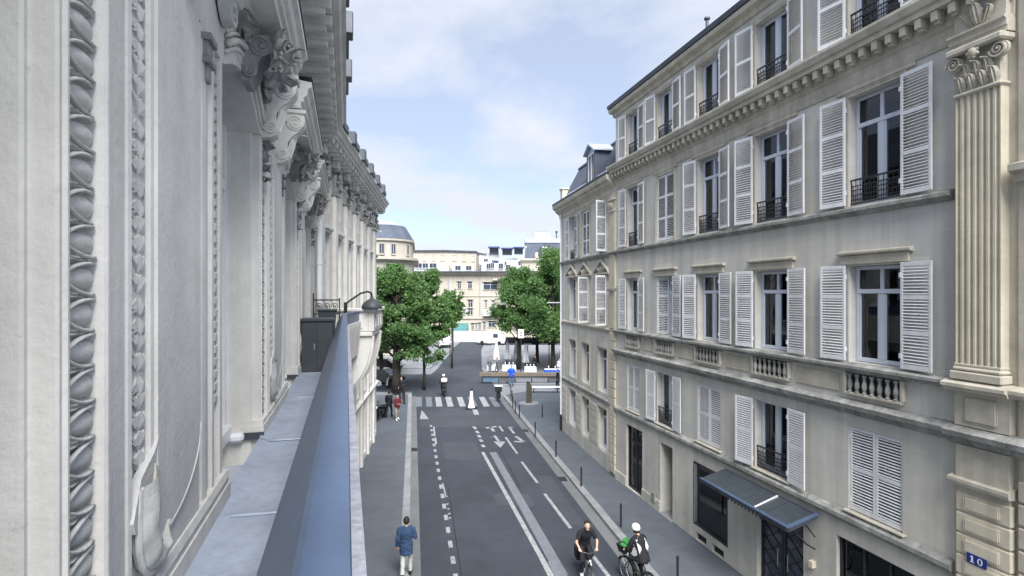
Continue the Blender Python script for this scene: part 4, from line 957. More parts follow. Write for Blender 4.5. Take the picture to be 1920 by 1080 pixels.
# carved stone balcony on a curved bracket
mb = MB().cbox(2.6,5.2,-1.45,0,6.95,7.12,.03).cbox(2.6,5.2,-1.5,-1.3,7.12,7.84,.02).cbox(2.6,2.8,-1.3,0,7.12,7.84,.02).cbox(5.0,5.2,-1.3,0,7.12,7.84,.02).cbox(2.5,5.3,-1.6,-1.22,7.84,7.97,.03).cbox(2.5,2.88,-1.22,.0,7.84,7.97,.03)
for x in (2.95,3.7,4.45): mb.cbox(x,x+.5,-1.54,-1.5,7.24,7.72,.02)
for y in (-1.1,-.5): mb.cbox(2.56,2.6,y,y+.4,7.24,7.72,.015)
mb.build('stone_balcony','left_stone',LC)
for x in (2.7,4.85):
    arc = [(-1.4+1.35*(1-math.cos(PI/2*i/10)), 6.95-2.1*math.sin(PI/2*i/10)) for i in range(11)]
    MB().prism([(0,6.95)]+[(y,z) for y,z in arc], x, x+.26, 'x').tube([(x+.13,y-.03,z) for y,z in arc],.07,6).build('balcony_bracket','left_stone',LC,40)
MB().prism(CAP, 0, 2.55, 'x', TR(0,-1.0,0)).build('parapet','rail_metal',LC,25); MB().prism([(-.95,6.3),(-1.06,7.36),(-1.06,7.5),(-.98,7.5),(-.8,6.74),(0,6.74),(0,6.3)],0,2.6,'x').build('balcony_slab','left_stone',LC)

# ---- things standing on the balcony
def atl(s,a,z): return LB.matrix_basis @ Vector((s,a,z))
LB.matrix_basis = LB.matrix_basis
ML = TR(rz=math.atan2(cl_,-sl_))
def onb(name,label,cat,s,a,z): 
    return thing(name,label,cat,ML @ Vector((s,a,z)),math.atan2(cl_,-sl_))
bx = onb('storage_box','tall dark grey box standing on the balcony floor by the wall','box',12.7,.62,FL+.006)
MB().cbox(-.25,.25,-.33,.33,0,1.12,.012).build('cabinet','box_grey',bx); MB().cbox(-.28,.28,-.36,.36,1.12,1.19,.015).build('lid','box_grey',bx); MB().box(-.256,-.25,-.005,.005,.04,1.1).build('door_gap','black_iron',bx)
MB().cbox(-.262,-.25,.04,.07,.5,.64,.004).build('handle','steel',bx)
pt = onb('tapered_planter','dark tapered planter behind the tall grey box','planter',15.9,.52,FL+.006)
MB().add([(-.2,-.16,0),(.2,-.16,0),(.2,.16,0),(-.2,.16,0),(-.27,-.24,1.25),(.27,-.24,1.25),(.27,.24,1.25),(-.27,.24,1.25)],[(0,3,2,1),(0,1,5,4),(1,2,6,5),(2,3,7,6),(3,0,4,7),(4,5,6,7)]).build('tub','box_grey',pt); MB().cbox(-.3,.3,-.27,.27,1.25,1.3,.01).build('rim','box_grey',pt)
sc = onb('iron_screen','black scrolled iron screen across the far end of the balcony','screen',17.3,.55,FL+.006)
mb = MB().box(-.02,.02,-.36,-.32,0,1.6).box(-.02,.02,.4,.44,0,1.75).box(-.02,.02,-.32,.4,1.52,1.56).box(-.02,.02,-.32,.4,1.1,1.13).box(-.015,.015,-.32,.4,.1,.13); mb.build('frame','black_iron',sc)
mb = MB()
for yy in (-.2,.02,.24):
    mb.tube([(0,yy+.1*(1-i/22)*math.cos(i*.55),1.32+.14*(1-i/22)*math.sin(i*.55)) for i in range(20)],.012,5); mb.tube([(0,yy-.1,1.12),(0,yy,1.3),(0,yy+.1,1.52)],.01,5)
for i in range(7): mb.box(-.008,.008,-.3+i*.11,-.285+i*.11,.13,1.1)
mb.build('scrollwork','black_iron',sc)
lampw = LC.matrix_basis if False else TR(P3.x,P3.y,0,rz=math.atan2(c3,-s3))
lp = thing('wall_lamp','black dome lamp on a curved arm above the stone balcony','lamp',lampw @ Vector((2.2,-.9,7.9)),math.atan2(c3,-s3))
MB().tube([(-.9,.15,.25),(-.5,-.02,.42),(-.1,-.22,.6),(.25,-.4,.66),(.42,-.5,.62),(.46,-.53,.5),(.46,-.53,.4)],.035,7).build('arm','black_iron',lp,True)
MB().lathe([(.36,0),(.37,.02),(.355,.1),(.3,.2),(.2,.29),(.09,.345),(.06,.37),(.05,.45)],(.46,-.53,.05),18).build('shade','box_grey',lp,True)
MB().ell((.46,-.53,.07),(.1,.1,.08)).build('bulb','white_plastic',lp,True)
MB().box(-.95,-.85,.1,.2,-.6,.3).build('post','black_iron',lp)
# ================================================================== buildings beyond the square
def far_window(parent, x, z, w, h, y, m='dark_glass', fm='cream_trim', ang=0, cols=2):
    """window standing on a wall that faces the camera (-Y); frame proud, pane set back in it"""
    def f():
        t = .09; mb = MB().box(-w/2-t,-w/2,-.1,.05,-t,h+t).box(w/2,w/2+t,-.1,.05,-t,h+t).box(-w/2,w/2,-.099,.05,h,h+t).box(-w/2-.06,w/2+.06,-.18,.05,-t-.08,-.0)
        for i in range(1,cols): mb.box(-w/2+w*i/cols-.03,-w/2+w*i/cols+.03,-.06,.04,0,h)
        return mb.mesh('window')
    o = obj('window', shared(('fw',round(w,2),round(h,2),fm,cols), f), fm, parent, (x,y,z), ang)
    obj('pane', shared(('fp',round(w,2),round(h,2)), lambda: MB().box(-w/2,w/2,-.03,-.01,0,h).mesh('pane')), m, o)
    return o
def at(px, py, Y): return ((px-960)/1000*Y, Y, EYE+(550-py)/1000*Y)
# rounded corner block on the left
Yr = 72
RC = thing('rounded_building', 'cream building with a rounded corner and blue-grey mansard behind the left trees', 'building', (-17.4,Yr,0))
def plan(e, r=4.2, q=10): return [(-16-e,-e)]+[(-.9,-e)]+[(-.9+(r+e)*math.sin(i*PI/2/q), r-(r+e)*math.cos(i*PI/2/q)) for i in range(1,q+1)]+[(.9+e,18),(-16-e,18)]
MB().prism(plan(0),0,12.9).build('wall','cream_wall',RC,30); MB().prism(plan(.35),12.9,13.1).prism(plan(.75),13.1,13.32).prism(plan(.5),13.32,13.5).build('cornice','cream_trim',RC,30)
MB().prism(plan(-.15),13.5,15.7).build('upper_wall','cream_wall',RC,30); MB().prism(plan(.15),15.7,15.95).build('eaves','cream_trim',RC,30)
a_, b_ = plan(.1,q=3), plan(-1.15,q=3); n = len(a_); MB().add([(x,y,15.95) for x,y in a_]+[(x,y,18.0) for x,y in b_],[(i,(i+1)%n,n+(i+1)%n,n+i) for i in range(n)]+[tuple(range(n,2*n))]).build('mansard_roof','slate',RC)
a_, b_ = plan(-1.2,q=3), plan(-3.4,q=3); MB().add([(x,y,18.0) for x,y in a_]+[(x,y,18.8) for x,y in b_],[(i,(i+1)%n,n+(i+1)%n,n+i) for i in range(n)]+[tuple(range(n,2*n))]).build('zinc_roof','zinc',RC)
for x in (-4.2,-2.4,-1.0): far_window(RC,x+.8,13.9,.62,1.3,.12)
for a in (.55,1.15): far_window(RC,-.9+4.05*math.sin(a),13.9,.55,1.3,4.2-4.05*math.cos(a),ang=a)
for x in (-3.4,-1.4): 
    for z in (9.4,5.8): far_window(RC,x,z,.9,1.8,0)
for x in (-4.6,.4): MB().box(x,x+.6,-.06,.02,12.2,12.55).build('vent','interior',RC)
o = MB().box(-1.6,-.4,.6,1.8,15.95,17.0).build('dormer','white_wall',RC); MB().box(-1.3,-.7,.55,.6,16.15,16.8).build('pane','dark_glass',o)
# centre block facing down the street
Yc = 95
CB = thing('centre_building', 'cream three-storey building closing the end of the street', 'building', (0,Yc,0))
X_ = lambda px: (px-960)/1000*Yc
Z_ = lambda py: EYE+(550-py)/1000*Yc
cops = []
WN = [(861,528,541,7,'r'),(881,528,541,8,'r'),(815,522,531,14,'s'),(882,562,576,9,'r'),(882,578,590,9,'r'),(870,580,590,5,'r'),(911,563,577,4,'r'),(925,563,579,5,'r'),(886,606,620,5,'r'),(893,606,618,4,'r'),(899,605,618,5,'r'),(908,603,618,5,'r'),(922,602,613,13,'r'),(913,622,630,10,'r'),
      (800,562,580,8,'r'),(826,562,580,8,'r'),(800,528,541,7,'r'),(945,562,580,8,'r'),(800,603,620,9,'r'),(826,603,620,9,'r')]
for px,p0,p1,w,k in WN: cops.append((X_(px)-w*Yc/2000, X_(px)+w*Yc/2000, Z_(p1), Z_(p0)))
cops.append((X_(906),X_(933),Z_(543),Z_(529)))
wall_mb(X_(690),X_(1080),0,12.1,cops,0,.4).build('wall','cream_wall',CB); MB().box(X_(690),X_(1080),1.6,1.7,0,12).build('interior_wall','interior',CB)
MB().box(X_(690),X_(1080),.4,14,12.0,12.1).build('flat_roof','white_wall',CB)
ledge(CB,X_(688),X_(1082),[(.1,11.7),(-.15,11.75),(-.3,11.95),(-.9,12.1),(-.95,12.3),(.3,12.45),(.3,11.7)][::-1],'cream_trim','cornice'); ledge(CB,X_(688),X_(1082),[(-.96,12.12),(-1.0,12.3),(.3,12.5),(.3,12.46),(-.9,12.3)][::-1],'zinc_dark','gutter_pipe')
ledge(CB,X_(688),X_(1082),[(0,7.9),(-.12,7.95),(-.12,8.1),(0,8.15)][::-1],'cream_trim'); ledge(CB,X_(688),X_(1082),[(0,3.9),(-.2,3.95),(-.2,4.2),(0,4.25)][::-1],'cream_trim')
for a,b,c,d in cops:
    o = MB().box(a,a+.07,.12,.2,c,d).box(b-.07,b,.12,.2,c,d).box((a+b)/2-.035,(a+b)/2+.035,.12,.2,c,d).box(a,b,.121,.199,(c+d)/2+.2,(c+d)/2+.27).build('window','white_wall',CB); MB().box(a,b,.15,.17,c,d).build('pane','dark_glass',o)
    MB().box(a-.1,b+.1,-.1,.0,c-.12,c).build('sill','cream_trim',CB); MB().box(a-.14,b+.14,-.14,.0,d+.03,d+.2).build('lintel','cream_trim',CB)
mb = MB().box(X_(906),X_(935),-.9,-.8,Z_(581),Z_(580)+.05).box(X_(906),X_(935),-.9,0,Z_(590)-.2,Z_(590)).box(X_(906),X_(935),-.9,-.8,Z_(590),Z_(590)+.12)
for i in range(14): xx = X_(906.5)+i*.2; mb.box(xx,xx+.09,-.89,-.81,Z_(590),Z_(581))
mb.build('balcony','white_wall',CB); MB().tube([(X_(842),-.12,0),(X_(842),-.12,11.7)],.08,6).build('downpipe','zinc',CB); MB().tube([(X_(900),-.12,4.2),(X_(900),-.12,11.7)],.06,6).build('downpipe','zinc',CB)
for px in (810,938): MB().prism([(0,Z_(521)),(-1.0,Z_(525)),(-1.0,Z_(526)),(0,Z_(523))],X_(px)-1.3,X_(px)+1.3,'x').build('awning','cream_trim',CB)
# long low block behind
Yl = 125
LL = thing('long_building', 'long flat-roofed cream building rising behind the centre building', 'building', (0,Yl,0))
XL = lambda px: (px-960)/1000*Yl
ZL = lambda py: EYE+(550-py)/1000*Yl
MB().prism([(XL(700),0),(XL(836),-1.2),(XL(892),1.6),(XL(892),12),(XL(700),12)],0,18.2).build('wall','cream_wall',LL); MB().prism([(XL(700),-.3),(XL(836),-1.6),(XL(893),1.3),(XL(893),12.2),(XL(700),12.2)],18.2,18.55).build('roof','zinc_dark',LL)
for px,w in ((797,.7),(814,.75),(831,1.0)): far_window(LL,XL(px),ZL(489),w,1.1,-1.15+(836-px)*.009+.0,ang=-.07)
for px,w in ((852,1.0),(870,1.0),(886,.7)): far_window(LL,XL(px),ZL(489),w,1.2,-1.15+(px-836)*.05,ang=.38)
MB().box(XL(775),XL(845),-3.4,-1.25,0,15.0).build('terrace_block','white_wall',LL)
for px,w in ((790,1.4),(802,1.2),(816,1.5)): far_window(LL,XL(px),ZL(503.5),w,1.0,-3.42,fm='white_wall')
MB().box(XL(849),XL(890),-1.6,-.4,0,14.7).build('terrace_block','white_wall',LL)
for px,w in ((860,1.2),(880,1.2)): far_window(LL,XL(px),ZL(507),w,.95,-1.62,fm='white_wall')
# white stepped terraces
Yt = 140
WT = thing('terraced_building', 'white stepped roof terraces with navy awnings between the cream block and mansard', 'building', (0,Yt,0))
XT = lambda px: (px-960)/1000*Yt
ZT = lambda py: EYE+(550-py)/1000*Yt
blocks = [(888,935,474,0),(930,970,485,-1.5),(895,950,492,-3),(950,990,490,-4.5),(905,985,500,-6)]
for a,b,p,y in blocks: MB().box(XT(a),XT(b),y,y+6,0,ZT(p)).build('block','white_wall',WT)
for px,py,w,y in ((911,491,1.0,-.02),(898,503,.8,-3.02),(903,503,.8,-3.02),(918,502,1.0,-6.02),(925,501,.8,-6.02),(940,502,1.1,-6.02),(953,504,1.1,-6.02),(949,497,.7,-3.02),(975,497,1.0,-4.52)): far_window(WT,XT(px),ZT(py+4),w,1.3,y,fm='white_wall')
for a,b,p,y in ((916,937,466,-.5),(940,962,469,-2),(962,982,468,-3)):
    o = MB().box(XT(a),XT(b),y-1.5,y+2,ZT(p),ZT(p-2.6)).build('awning','blue_awning',WT); MB().box(XT(a+2),XT(b-2),y,y+1.8,ZT(p+10),ZT(p)).build('glazed_room','dark_glass',WT)
    for q in (a+1,b-1): MB().box(XT(q)-.06,XT(q)+.06,y-1.4,y-1.28,ZT(p+12),ZT(p)).build('post','white_wall',WT)
MB().prism([(XT(890),ZT(474)),(XT(912),ZT(477)),(XT(912),ZT(476)),(XT(890),ZT(472.4))],-.4,6,'y').build('roof_edge','zinc_dark',WT)
MB().box(XT(924),XT(936),-6.05,-5.9,ZT(496),ZT(491)).build('awning','blue_awning',WT)
# mansard house on the right
Ym = 110
MH = thing('far_mansard', 'far house with grey mansard, arched dormer and white chimney above the right trees', 'building', (0,Ym,0))
XM = lambda px: (px-960)/1000*Ym
ZM = lambda py: EYE+(550-py)/1000*Ym
MB().box(XM(978),XM(1100),0,10,0,ZM(487)).build('wall','cream_wall',MH); ledge(MH,XM(975),XM(1103),[(0,ZM(493)),(-.3,ZM(491)),(-.7,ZM(488)),(-.7,ZM(485)),(.6,ZM(484)),(.6,ZM(493))][::-1],'cream_trim','cornice')
MB().prism([(.4,ZM(485)),(1.3,ZM(453)),(2.4,ZM(446)),(8,ZM(446)),(9,ZM(485))][::-1],XM(986),XM(1100),'x').build('mansard_roof','slate',MH); MB().prism([(1.1,ZM(454)),(1.1,ZM(451)),(2.5,ZM(445)),(8,ZM(445)),(8,ZM(454))][::-1],XM(985),XM(1100),'x').build('zinc_roof','zinc',MH)
cx = XM(1022.5); n = 10
mb = MB().prism([(cx-1.0,ZM(482)),(cx-1.0,ZM(463))]+[(cx-1.0*math.cos(PI*i/n),ZM(463)+.55*math.sin(PI*i/n)) for i in range(1,n)]+[(cx+1.0,ZM(463)),(cx+1.0,ZM(482))],-.1,2.2,'y'); o = mb.build('dormer','zinc_dark',MH)
MB().box(cx-.62,cx+.62,-.16,-.11,ZM(481),ZM(462)).build('dormer_frame','white_wall',o)
for s in (-.3,.3): MB().box(cx+s-.17,cx+s+.17,-.2,-.165,ZM(480.5),ZM(465)).build('pane','dark_glass',o)
mb = MB().box(XM(1003),XM(1034),3,4.4,ZM(447),ZM(435)).box(XM(1001),XM(1036),2.9,4.5,ZM(435),ZM(434)); ch = mb.build('chimney','white_wall',MH)
for i in range(7): MB().lathe([(.16,0),(.13,.5),(.18,.55)],(XM(1006)+i*.44,3.7,ZM(434)),7).build('chimney_pot','cream_trim',ch)
MB().lathe([(.12,0),(.12,1.4),(.3,1.45),(.3,1.7),(.1,1.8)],(XM(1046.5),4,ZM(445)),8).build('flue','zinc_dark',MH); MB().box(XM(985),XM(988),1,2,ZM(485),ZM(460)).build('party_wall','cream_trim',MH)
o = MB().ell((XM(1006),-.3,ZM(481)),(.5,.3,.9),8,6).build('finial','cream_trim',MH,True)
# rows that close the sides of the square
SB = thing('square_building', 'plain cream house closing the right side of the square', 'building', (0,0,0))
wall_mb(0,34,0,15,[(2+4*i,3.2+4*i,1.2+3.6*j,3.4+3.6*j) for i in range(8) for j in range(4)],0,.5,MB(TR(15,46,0,rz=R_(84)))).build('wall','cream_wall',SB)
M = TR(15,46,0,rz=R_(84))
for i in range(8):
    for j in range(4): MB(M).box(2+4*i,3.2+4*i,.3,.34,1.2+3.6*j,3.4+3.6*j).build('window','dark_glass',SB)

# ================================================================== trees
def tree(name, label, loc, zb, zt, r, lm, nleaf, seed, trunk_r=.16, lean=(0,0), gap=0, group='plane trees around the square'):
    rr = random.Random(seed); T = thing(name, label, 'tree', loc, 0, group)
    mb = MB(); top = (lean[0],lean[1],zb+(zt-zb)*.55)
    path = [(0,0,0),(.03,0,zb*.5),(lean[0]*.4,lean[1]*.4,zb),(lean[0]*.8,lean[1]*.8,zb+(zt-zb)*.3),top,(lean[0],lean[1],zt-.8)]
    mb.tube(path,[trunk_r*1.25,trunk_r,trunk_r*.9,trunk_r*.65,trunk_r*.4,.02],9); mb.build('trunk','bark',T,True)
    ends = []
    limbs = MB()
    for i in range(26):
        h = rr.uniform(-.02,.86); a = rr.uniform(0,2*PI); z0 = zb+(zt-zb)*h*.8; k = math.sin(PI*min(1,h*.75+.22))
        rad = r*k*rr.uniform(.6,1.0); e = Vector((lean[0]*h+rad*math.cos(a), lean[1]*h+rad*math.sin(a), z0+rr.uniform(.5,1.6)))
        s = Vector((lean[0]*h*.8,lean[1]*h*.8,z0-.4)); m = s.lerp(e,.55)+Vector((0,0,.25))
        limbs.tube([s,m,e],[trunk_r*.38,trunk_r*.22,.015],5); ends += [e, m.lerp(e,.5)]
        for q in range(3):
            e2 = e+Vector((rr.uniform(-.8,.8),rr.uniform(-.8,.8),rr.uniform(-.3,.9))); limbs.tube([m.lerp(e,.6),e2],[trunk_r*.15,.01],4); ends.append(e2)
    for q in range(7):
        a = rr.uniform(0,2*PI); d = rr.uniform(0,.55)*r; zz0 = zt-rr.uniform(.2,1.9)*(1+d/r)
        for w in range(4): ends.append(Vector((lean[0]+d*math.cos(a)+rr.uniform(-.1,.1),lean[1]+d*math.sin(a),zz0-w*.42)))
    limbs.build('limbs','bark',T,True)
    cl = []
    for e in ends:
        cl.append((e, rr.uniform(.22,.62)*r/2.0))
    v = []; f = []
    for i in range(nleaf):
        c, cr = cl[rr.randrange(len(cl))]
        d = Vector((rr.gauss(0,1),rr.gauss(0,1),rr.gauss(0,1))).normalized()*cr*(rr.random()**.5)*(1.1 if rr.random() < .85 else 1.7)
        d.z *= .75; p = c+d
        if p.z < zb-.5 or p.z > zt: continue
        s = rr.uniform(.08,.16); u = Vector((rr.gauss(0,1),rr.gauss(0,1),rr.gauss(0,.7))).normalized(); w = u.cross(Vector((rr.gauss(0,1),rr.gauss(0,1),rr.gauss(0,1)))).normalized()
        k = len(v); nrm = u.cross(w)*s*.25
        v += [p-u*s, p+w*s*.62+nrm, p+u*s*1.1, p-w*s*.62+nrm]; f += [(k,k+1,k+2),(k,k+2,k+3)]
    me = bpy.data.meshes.new('crown'); me.from_pydata(v,[],f)
    mats = [lm] if isinstance(lm,str) else lm
    for m in mats: me.materials.append(MATS[m])
    if len(mats) > 1: me.polygons.foreach_set('material_index', [x for i in range(len(f)//2) for x in [rr.randrange(len(mats))]*2])
    obj('crown', me, None, T)
    return T
tree('street_tree','tall leafy street tree, leftmost, hard by the pilastered house',(-9.75,45.0,PH),2.6,10.9,2.6,('leaf_mid','leaf_bright','leaf_mid','leaf_pale'),24000,3,.36)
tree('street_tree','leafy street tree with a thin dark trunk left of the zebra crossing',(-7.75,47,.0),2.2,10.7,2.35,('leaf_bright','leaf_mid','leaf_pale'),26000,5,.13)
tree('street_tree','small slim tree standing right of the left-hand pair',(-6.75,60,.1),4.2,8.9,1.15,('leaf_bright','leaf_mid'),7000,9,.1)
tree('street_tree','bushy tree at the left edge of the cafe terrace',(.75,59,.1),2.9,11.6,2.9,('leaf_mid','leaf_bright','leaf_mid','leaf_pale'),29000,12,.2)
tree('street_tree','tallest tree, beside the mansard house on the right',(4.4,57.5,.1),2.8,13.4,3.6,('leaf_mid','leaf_bright','leaf_pale'),44000,14,.24)
tree('street_tree','dark tree in the middle of the cafe terrace',(3.0,64,.1),2.5,10.6,3.4,('leaf_dark','leaf_mid'),32000,17,.2)
tree('street_tree','dark tree at the back right of the cafe terrace',(7.6,66,.1),2.5,12.0,3.6,('leaf_dark','leaf_mid'),30000,19,.2)
tree('street_tree','dark tree behind the leftmost street tree',(-13.5,55,.1),1.9,9.0,3.0,('leaf_dark','leaf_mid'),22000,23,.25)
# ================================================================== street furniture
def bollard_mesh(): return MB().lathe([(.045,0),(.045,.02),(.036,.03),(.036,.74),(.044,.76),(.044,.8),(.03,.84),(.001,.855)],n=10).mesh('bollard',40)
BL = [((3.9,19.1),'thin black bollard beside the black-shirted cyclist\'s lane, second nearest on the right kerb'),((3.0,23.1),'thin black bollard, third nearest on the right kerb'),((2.25,27.3),'thin black bollard, fourth nearest on the right kerb'),((4.75,15.3),'nearest thin black bollard, at the lower edge of the photo'),
      ((1.36,31.2),'thin black bollard, fifth nearest on the right kerb'),((.5,36.0),'thin black bollard at the left of the square stone base'),((2.05,36.0),'lone thin black bollard right of the dark stone stele'),((.23,37.4),'thin black bollard just before the zebra crossing on the right kerb'),((.05,39.1),'thin black bollard beside the zebra crossing'),((-.0,41.4),'thin black bollard at the far side of the zebra crossing'),((-.1,43.2),'farthest thin black bollard on the right kerb')]
for (x,y), lb in BL:
    t = tag(obj('bollard', shared('bollard',bollard_mesh), 'black_iron', None, (x,y,PH+.002)), lb, 'bollard', 'thin black bollards on the right pavement')
def post(name,label,x,y,h,r=.05,z=PH): return tag(MB().lathe([(r*1.5,0),(r*1.5,.08),(r,.12),(r,h-.06),(r*1.15,h-.05),(r*.9,h),(.001,h+.02)],(0,0,0),10).build(name,'black_iron',None,40),label,'post')
o = post('street_post','stout black post beside the two people on the left pavement',0,0,1.5,.075); o.location = (-8.15,40.3,PH)
o = post('street_post','thin black post behind the scooter on the left',0,0,3.2,.05); o.location = (-7.2,62,.1)
# stele on its round base
st = thing('stone_stele','dark brown stone stele on a round base on the right pavement','stele',(1.28,40.6,PH))
MB().prism([(-.2,0),(.22,0),(.24,1.25),(.1,1.62),(-.1,1.7),(-.19,1.55)],-.1,.1,'y').build('slab','stele',st); MB().lathe([(.78,0),(.78,.03),(.74,.05),(.001,.051)],n=20).build('base','kerb_stone',st)
# white traffic marker with black top
cn = thing('traffic_cone','tall white traffic cone with a black tip standing on the zebra crossing','cone',(-3.0,39.4,.01))
MB().lathe([(.3,.06),(.24,.1),(.15,.55),(.1,1.15),(.08,1.3)],n=14).build('body','white_plastic',cn,True); MB().lathe([(.085,1.3),(.1,1.32),(.1,1.46),(.06,1.5),(.001,1.51)],n=12).build('tip','black_iron',cn,True); MB().cbox(-.42,.42,-.42,.42,0,.07,.03).build('foot','rubber',cn)
bn = thing('litter_bin','black litter bin on a single leg at the right end of the zebra crossing','bin',(-1.05,41.6,.01))
MB().cbox(-.27,.27,-.22,.22,.85,1.25,.03).build('basket','black_iron',bn); MB().cbox(-.3,.3,-.25,.25,1.25,1.3,.01).build('lid','white_plastic',bn); MB().box(-.07,.07,-.07,.07,0,.85).build('leg','black_iron',bn); MB().cbox(-.16,.16,-.13,.13,.3,.85,.03).build('bag','rubber',bn)
# low barrier with timber top and a bench
br = thing('low_barrier','long low barrier with a brown timber top along the cafe terrace','barrier',(-3.05,50.2,.08))
MB().cbox(0,8.2,-.16,.16,.62,.98,.02).build('timber_rail','timber',br)
for i in range(6): MB().box(.2+i*1.55,.3+i*1.55,-.06,.06,0,.62).build('leg','black_iron',br)
for i in range(5): MB().cbox(.32+i*1.55,1.73+i*1.55,-.02,.02,.08,.6,.005).build('panel',('denim','grey_cloth','square_paving','square_paving','grey_cloth')[i],br)
bs = thing('street_bench','pale slab bench before the timber barrier on the right','bench',(1.6,45.0,PH))
MB().cbox(0,2.5,-.22,.22,.42,.5,.015).build('seat','white_plastic',bs)
for x in (.2,2.2): MB().cbox(x,x+.07,-.18,.18,0,.42,.01).build('leg','black_iron',bs)
sg = thing('street_sign','small white sign on a dark pole before the right trees','sign',(.86,51.2,.1))
MB().lathe([(.06,0),(.05,.2),(.045,4.9)],n=8).build('pole','black_iron',sg,40); MB().cbox(-.28,.28,-.09,-.05,4.1,4.95,.02).build('board','white_plastic',sg)
MB().box(-.16,.16,-.097,-.091,4.55,4.68).box(-.12,.12,-.097,-.091,4.3,4.4).build('sign_bars','grey_cloth',sg)
pl = thing('street_lamp','dark slender lamp post at the end of the street','lamp',(-8.6,78,.1))
MB().lathe([(.12,0),(.1,.6),(.07,.7),(.05,5.2)],n=8).build('pole','black_iron',pl,40); MB().tube([(0,0,5.2),(.3,0,5.5),(.8,0,5.5)],.04,6).build('arm','black_iron',pl); MB().ell((.9,0,5.42),(.28,.14,.09)).build('lantern','box_grey',pl,True)
# cafe: closed parasols, tables, awning
def parasol(label,x,y,h=3.1):
    p = thing('closed_parasol',label,'parasol',(x,y,.1),0,'closed white parasols of the cafe')
    MB().lathe([(.3,0),(.3,.06),(.05,.1),(.03,.12),(.03,h)],n=8).build('pole','black_iron',p,40); n = 14; v = []; f = []
    pr = [(.05,h-.02),(.16,h-.4),(.26,h-1.0),(.34,h-1.6),(.42,h-2.05),(.36,h-2.1)]
    for r,z in pr:
        for k in range(n): w = 2*PI*k/n; q = r*(1 if k%2 else .62); v.append((q*math.cos(w),q*math.sin(w),z))
    for i in range(len(pr)-1):
        for k in range(n): f.append((i*n+k,i*n+(k+1)%n,(i+1)*n+(k+1)%n,(i+1)*n+k))
    MB().add(v,f).build('canopy','white_cloth',p,60)
for i,(x,y,l) in enumerate(((-1.7,58.5,'closed white parasol, leftmost on the cafe terrace'),(-.5,60,'closed white parasol, second from the left on the cafe terrace'),(.5,61.5,'closed white parasol, third from the left on the cafe terrace'),(1.5,58.6,'closed white parasol left of the waiter in black'),(5.6,60,'closed white parasol, rightmost on the cafe terrace'))): parasol(l,x,y,3.2-.1*i)
def table(label,x,y,w,cl):
    t = thing('cafe_table',label,'table',(x,y,.1),0,'cafe tables'); MB().cbox(-w/2,w/2,-.45,.45,.74,.78,.01).build('top','white_cloth',t)
    n = 28; v = []; f = []
    per = [(-w/2,-.46),(w/2,-.46),(w/2,.46),(-w/2,.46)]; ring = []
    for i in range(4):
        a, b = Vector(per[i]), Vector(per[(i+1)%4])
        for k in range(7): ring.append(a.lerp(b,k/7))
    for i,p in enumerate(ring): d = p.normalized()*(.02+.035*(i%2)); v += [(p.x,p.y,.785),(p.x+d.x,p.y+d.y,.2)]
    for i in range(n): f.append((2*i,(2*i+2)%(2*n),(2*i+3)%(2*n),2*i+1))
    MB().add(v,f).build('cloth',cl,t,50)
    for s in (-1,1): MB().box(s*w*.35-.03,s*w*.35+.03,-.03,.03,0,.74).build('leg','black_iron',t)
    for i in range(3): MB().lathe([(.05,.79),(.03,.83),(.012,.9),(.045,.97),(.05,1.08)],(-w*.3+i*w*.3,random.uniform(-.2,.2),0),7).build('glass','white_plastic',t,True)
table('cafe table under a blue cloth in front of the right trees',4.35,53.6,2.2,'blue_cloth'); table('cafe table under a white cloth beside the blue one',5.6,56.2,1.6,'white_cloth'); table('cafe table under a white cloth by the waiter in black',1.9,55.2,1.2,'white_cloth'); table('cafe table under a white cloth behind the person in blue',-.3,56.5,1.4,'white_cloth'); table('cafe table under a white cloth at the left end of the terrace',-2.1,57.0,1.1,'white_cloth')
aw = thing('terrace_awning','long dark awning with white edge over the cafe terrace','awning',(-.8,62.5,.1))
MB().prism([(0,2.35),(0,2.5),(3.2,3.0),(3.2,2.85)],0,10.5,'x').build('canvas','black_cloth',aw)
for i in range(6): MB().box(.2+i*1.9,1.2+i*1.9,-.03,.005,2.34,2.52).build('edge_flap','white_cloth',aw)
for i in range(5): MB().box(.1+i*2.5,.2+i*2.5,.05,.15,0,2.36).build('post','black_iron',aw)
ta = thing('teal_awning','teal rounded awning on the building at the end of the street','awning',(X_(865),Yc-.05,0))
n = 8; MB().prism([(0,3.2)]+[(-1.8*math.sin(i*PI/2/n),1.2+2.0*math.cos(i*PI/2/n)) for i in range(n+1)]+[(0,1.2)],-1.2,1.2,'x').build('canvas','teal_awning',ta); MB().box(-1.1,1.1,-1.6,0,.9,1.2).build('valance','teal_awning',ta)
lw = tag(MB().cbox(-13.5,-1.5,93.0,93.5,0,1.9,.03).build('low_wall','white_wall'),'low white wall across the far end of the street','wall')
